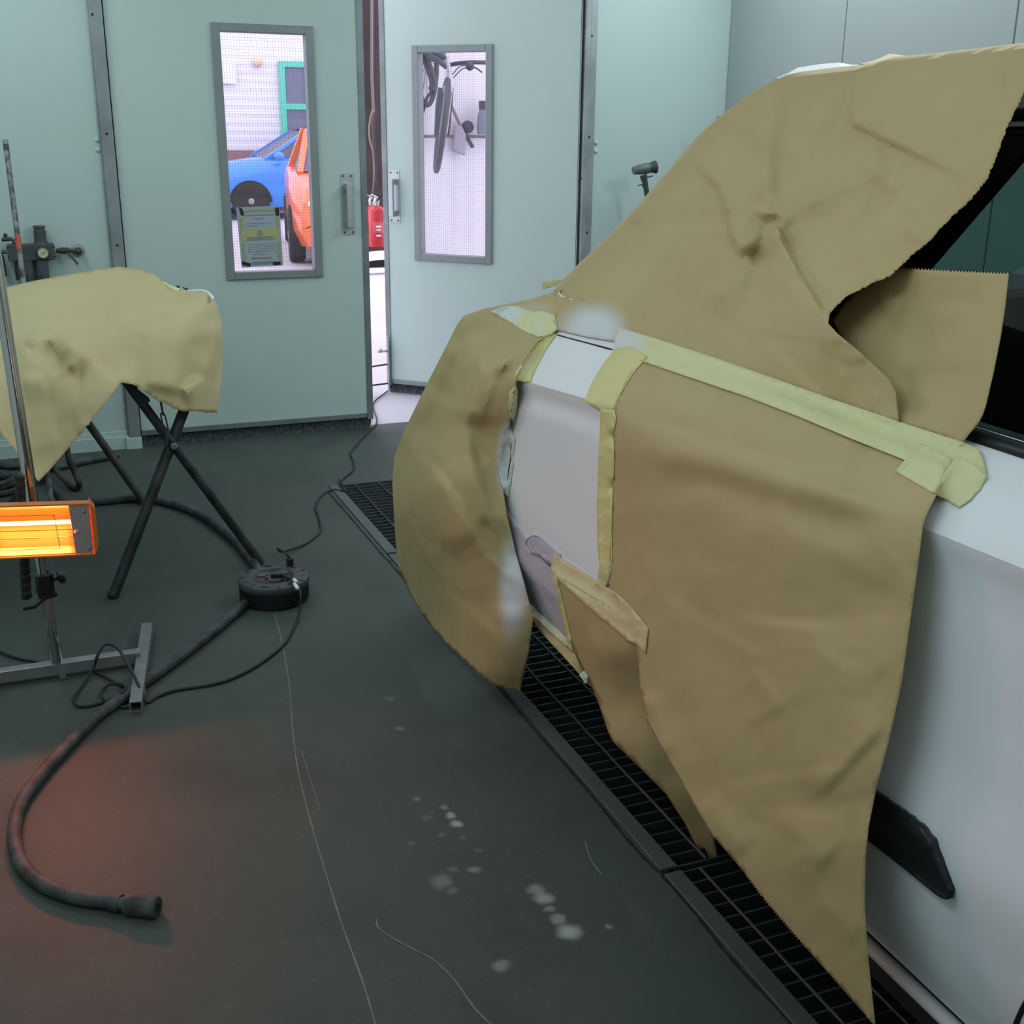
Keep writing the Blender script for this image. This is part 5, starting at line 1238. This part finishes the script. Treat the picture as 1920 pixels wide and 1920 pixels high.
parked('parked_car', 'orange car parked in front of the blue car, seen through the left pane', (oc.x, oc.y), (hd_.x, hd_.y), ORANGEP, False)

# white garage wall with bicycle behind the right pane
YQ2 = 8.5
gwall = struct(MB().box(2.58, 5.6, YQ2, YQ2+.15, -.1, 3.2).build('wall_garage', GARAGEW))
rail = struct(MB().tube([(2.6, YQ2-.05, at(850, 256, 1, YQ2-.05).z), (4.6, YQ2-.05, at(850, 256, 1, YQ2-.05).z)], .011, 8).build('trim_5', PIPE, smooth=True))
def gp_(px, py, d=.42): return at(px, py, 1, YQ2-d)
bk = thing('bicycle', 'dark bicycle hanging nose-down on the white wall behind the right pane', 'bicycle', gp_(830, 220))
wc = gp_(827, 232); 
# front wheel seen nearly edge-on
wn = Vector((.985, .17, 0)); 
m = MB(); pts = []; ctrw = gp_(829, 215)
up_ = (gp_(839, 150)-gp_(818, 320)); rad = up_.length/2; ctrw = (gp_(839, 150)+gp_(818, 320))/2; u1_ = up_.normalized(); u2_ = Vector((.28, 1, 0)).normalized()
for i in range(33):
    a = 2*PI*i/32; pts.append(ctrw+u1_*rad*math.cos(a)+u2_*rad*math.sin(a)*.95)
MB().tube(pts, .021, 8).build('front_wheel', BIKED, bk, smooth=True)
m = MB()
for i in range(0, 32, 2): m.tube([ctrw, pts[i]], .0012, 4)
m.build('spokes', BIKEL, bk)
for s in (-1, 1):
    off = Vector((.045*s, 0, 0)); MB().tube([gp_(836, 165)+off*.9, gp_(832, 200)+off, ctrw+off+Vector((0, 0, -.07))], [.017, .017, .012], 8).build('fork_leg', BIKED, bk, smooth=True)
    MB().tube([gp_(838, 172)+off*.55+Vector((0, -.03, 0)), ctrw+off*.55+Vector((0, -.03, -.05))], .006, 6).build('fork_trim', BIKEL, bk, smooth=True)
MB().bar(gp_(832, 168), gp_(848, 168), .05, .05).build('fork_crown', BIKEL, bk, bevel=.008)
MB().tube([gp_(838, 168), gp_(841, 135), gp_(836, 105), gp_(830, 70)], [.018, .022, .02, .018], 10).build('head_tube', BIKEL, bk, smooth=True)
MB().tube(cr([gp_(842, 122, .3), gp_(858, 119, .35), gp_(880, 117, .4), (gp_(905, 117, .42)), gp_(925, 118, .42)], 5), .014, 8).build('handlebar', BIKED, bk, smooth=True)
MB().ball(gp_(881, 124, .42), .03).tube(cr([gp_(881, 125, .42), gp_(893, 128, .42), gp_(904, 136, .42)], 4), .006, 6).build('brake_lever', BIKED, bk, smooth=True)
MB().tube(cr([gp_(880, 122, .42), gp_(862, 125, .4), gp_(848, 140, .35)], 5), .004, 6).tube(cr([gp_(880, 126, .42), gp_(866, 130, .4), gp_(850, 146, .35)], 5), .004, 6).build('brake_cable', BIKED, bk, smooth=True)
MB().tube([gp_(838, 110), gp_(812, 95), gp_(780, 70)], .02, 8).tube([gp_(842, 130), gp_(815, 108), gp_(790, 95)], .018, 8).build('frame', BIKED, bk, smooth=True)
MB().bar(gp_(835, 90), gp_(835, 90)+Vector((0, .42, .02)), .03, .03).build('wall_hook', PIPE, bk)
bk2 = thing('bicycle', 'second bicycle partly hidden at the upper left of the right pane', 'bicycle', gp_(800, 130, .12))
MB().tube(cr([gp_(790, 90, .12), gp_(812, 150, .12), gp_(808, 172, .12), gp_(800, 185, .12), gp_(792, 212, .12)], 5), [.03]*10+[.012]*11, 8).build('frame', BIKED, bk2, smooth=True)
rr_ = []; c2 = gp_(800, 118, .14)
for i in range(25): a = 2*PI*i/24; rr_.append(c2+Vector((.09*math.cos(a), .05*math.cos(a), .28*math.sin(a))))
MB().tube(rr_, .018, 8).build('rear_wheel', BIKED, bk2, smooth=True)
m = MB()
for i in range(0, 24, 2): m.tube([c2, rr_[i]], .002, 4)
m.build('spokes', BIKED, bk2)
MB().bar(gp_(818, 100, .2), gp_(830, 112, .2), .05, .05).ball(gp_(812, 102, .18), .05).build('crank', BIKED, bk2)
# shovel, bag and jug on the rail
sh = thing('shovel', 'small shovel leaning on the white wall beside the bicycle', 'shovel', gp_(870, 240, .06))
MB().tube([gp_(846, 198, .06), gp_(866, 242, .06)], .012, 8).build('shaft', mat('wood_shaft', (.3, .2, .17), .6), sh); MB().prism([gp_(862, 236, .07), gp_(874, 246, .07), gp_(890, 276, .07), gp_(884, 278, .07), gp_(872, 258, .07)], (0, .01, 0)).build('blade', BIKED, sh); MB().ball(gp_(877, 238, .06), .045).build('socket_end', BIKED, sh)
pbag = MB().prism([gp_(854, 235, .09), gp_(866, 236, .09), gp_(874, 252, .09), gp_(873, 292, .09), gp_(862, 288, .09), gp_(850, 280, .09)], (0, .05, 0)).build('plastic_bag', BAGM, bevel=.006); pbag['label'] = 'grey bag hanging over the rail on the white wall'; pbag['category'] = 'bag'
jug = thing('jug', 'dark jug on the rail at the right edge of the right pane', 'jug', gp_(908, 252, .12))
q = gp_(909, 252, .12); MB().lathe([(.055, 0), (.06, .05), (.052, .14), (.04, .17)], 16, Matrix.Translation(q)).build('jug_body', mat('jug_grey', (.2, .22, .27), .4), jug, smooth=True); MB().lathe([(.042, .17), (.045, .19), (.045, .23)], 16, Matrix.Translation(q)).build('jug_lid', BIKED, jug)

# dark post with pipe, cables and fire extinguishers seen in the door gap
YP = 7.35
struct(MB().box(1.93, 2.16, YP, YP+.3, .74, 3.0).build('trim_6', BROWN))
pz = struct(MB().tube([at(697, -40, 1, YP-.03), at(697, 140, 1, YP-.03), at(700, 210, 1, YP-.03)], .010, 8).build('trim_7', PIPE, smooth=True))
for i, pts in enumerate(([(699, 205), (694, 225), (692, 245), (694, 265), (700, 290), (701, 340), (695, 385), (689, 405)], [(702, 210), (698, 235), (701, 280), (704, 320), (698, 370), (692, 430), (700, 455)], [(706, 200), (702, 240), (704, 300), (707, 350)])):
    o = MB().tube(cr([at(*p, 1, YP-.05-.02*i) for p in pts], 6), .006, 8).build('hanging_hose', mat(f'hanging_hose_{i}', ((.30, .25, .22), (.12, .10, .11), (.05, .04, .05))[i], .6), smooth=True)
    o['label'] = ('pale looped hose hanging on the dark post in the door gap', 'dark hose hanging on the post beside the pale loop', 'black thin hose nearest the open leaf in the door gap')[i]; o['category'] = 'hose'
for i, (px, dy, lab) in enumerate(((704, .0, 'front red fire extinguisher hanging on the dark post in the door gap'), (694.5, .135, 'rear red fire extinguisher half hidden beside the front one'))):
    p = at(px+4, 462, 1, 7.15+dy)
    ex = thing('fire_extinguisher', lab, 'extinguisher', p, None)
    k = 1.0
    hgt = at(px+4, 385, 1, 7.15+dy).z-p.z
    MB().lathe([(.045, 0), (.05, .01), (.05, hgt*.86), (.035, hgt*.96), (.018, hgt)], 20, Matrix.Translation(p)).build('cylinder', RED, ex, smooth=True)
    MB().lathe([(.016, hgt), (.02, hgt+.03), (.012, hgt+.05)], 12, Matrix.Translation(p)).bar(p+Vector((0, 0, hgt+.05)), p+Vector((-.04, -.04, hgt+.065)), .016, .006).build('valve', ALU, ex)
    MB().tube(cr([p+Vector((0, -.02, hgt+.03)), p+Vector((.03, -.06, hgt+.07)), p+Vector((.05, -.045, hgt*.7)), p+Vector((.052, -.03, hgt*.4))], 6), .007, 8).build('discharge_hose', RUBBER, ex, smooth=True)
    m = MB(); rows4 = []
    for j in range(7):
        a = -PI/2-.75+1.5*j/6; rows4.append([p+Vector((.0508*math.cos(a), .0508*math.sin(a), z)) for z in (hgt*.35, hgt*.62)])
    m.grid(rows4).build('label_print', RED if i else mat('label_red_white', (.62, .10, .11), .4), ex)
    MB().bar(p+Vector((-.02, -.0515, hgt*.5)), p+Vector((.012, -.0515, hgt*.5)), .001, .012).bar(p+Vector((-.018, -.0515, hgt*.42)), p+Vector((.008, -.0515, hgt*.42)), .001, .008).bar(p+Vector((-.02, -.0515, hgt*.28)), p+Vector((.01, -.0515, hgt*.28)), .001, .010).build('white_print', WHITEL, ex)
    MB().box(p.x-.03, p.x+.03, p.y+.04, YP+.01, p.z+hgt*.3, p.z+hgt*.36).build('wall_hook', BLACK, ex)
    if not i: MB().bar(p+Vector((.028, -.046, hgt*.66)), p+Vector((.044, -.034, hgt*.66)), .002, hgt*.12).build('yellow_print', YELLOWL, ex)
# white car wing with dark wheel arch just outside
q = at(706, 513, 2, 0)
wv = thing('loose_bumper', 'white car part with a dark opening on the ground outside the door gap', 'car part', q)
kk = (at(706, 470, 1, q.y).z)
def arcpts(rx, rz, y, n=14): return [Vector((q.x+.05+rx*math.cos(PI*i/n), y, max(0, rz*math.sin(PI*i/n)))) for i in range(n+1)]
m = MB(); m.grid([arcpts(.42, kk, q.y), arcpts(.40, kk*.97, q.y-.06), arcpts(.36, kk*.62, q.y-.05), arcpts(.35, kk*.60, q.y+.25)])
m.build('shell', WHITECAR, wv, smooth=True)
MB().box(q.x-.33, q.x+.43, q.y-.04, q.y+.3, 0, kk*.26).build('lower_lip', WHITECAR, wv, bevel=.02)
MB().box(q.x-.30, q.x+.40, q.y+.05, q.y+.26, kk*.2, kk*.6).build('opening', CABIN, wv)
# thin rods of a door stay in the gap
ds = thing('door_stay', 'two thin dark rods low in the gap between the door leaves', 'rod', at(712, 722, 1, 6.35))
for (a, b2) in (((694, 688), (726, 683)), ((694, 723), (726, 719))): MB().tube([at(*a, 1, 6.33), at(*b2, 1, 6.4)], .005, 8).build('stay_rod', BLACK, ds)
MB().tube([at(695, 660, 1, 6.33), Vector((at(695, 723, 1, 6.33).x, 6.33, 0))], .006, 8).build('stay_rod', BLACK, ds)
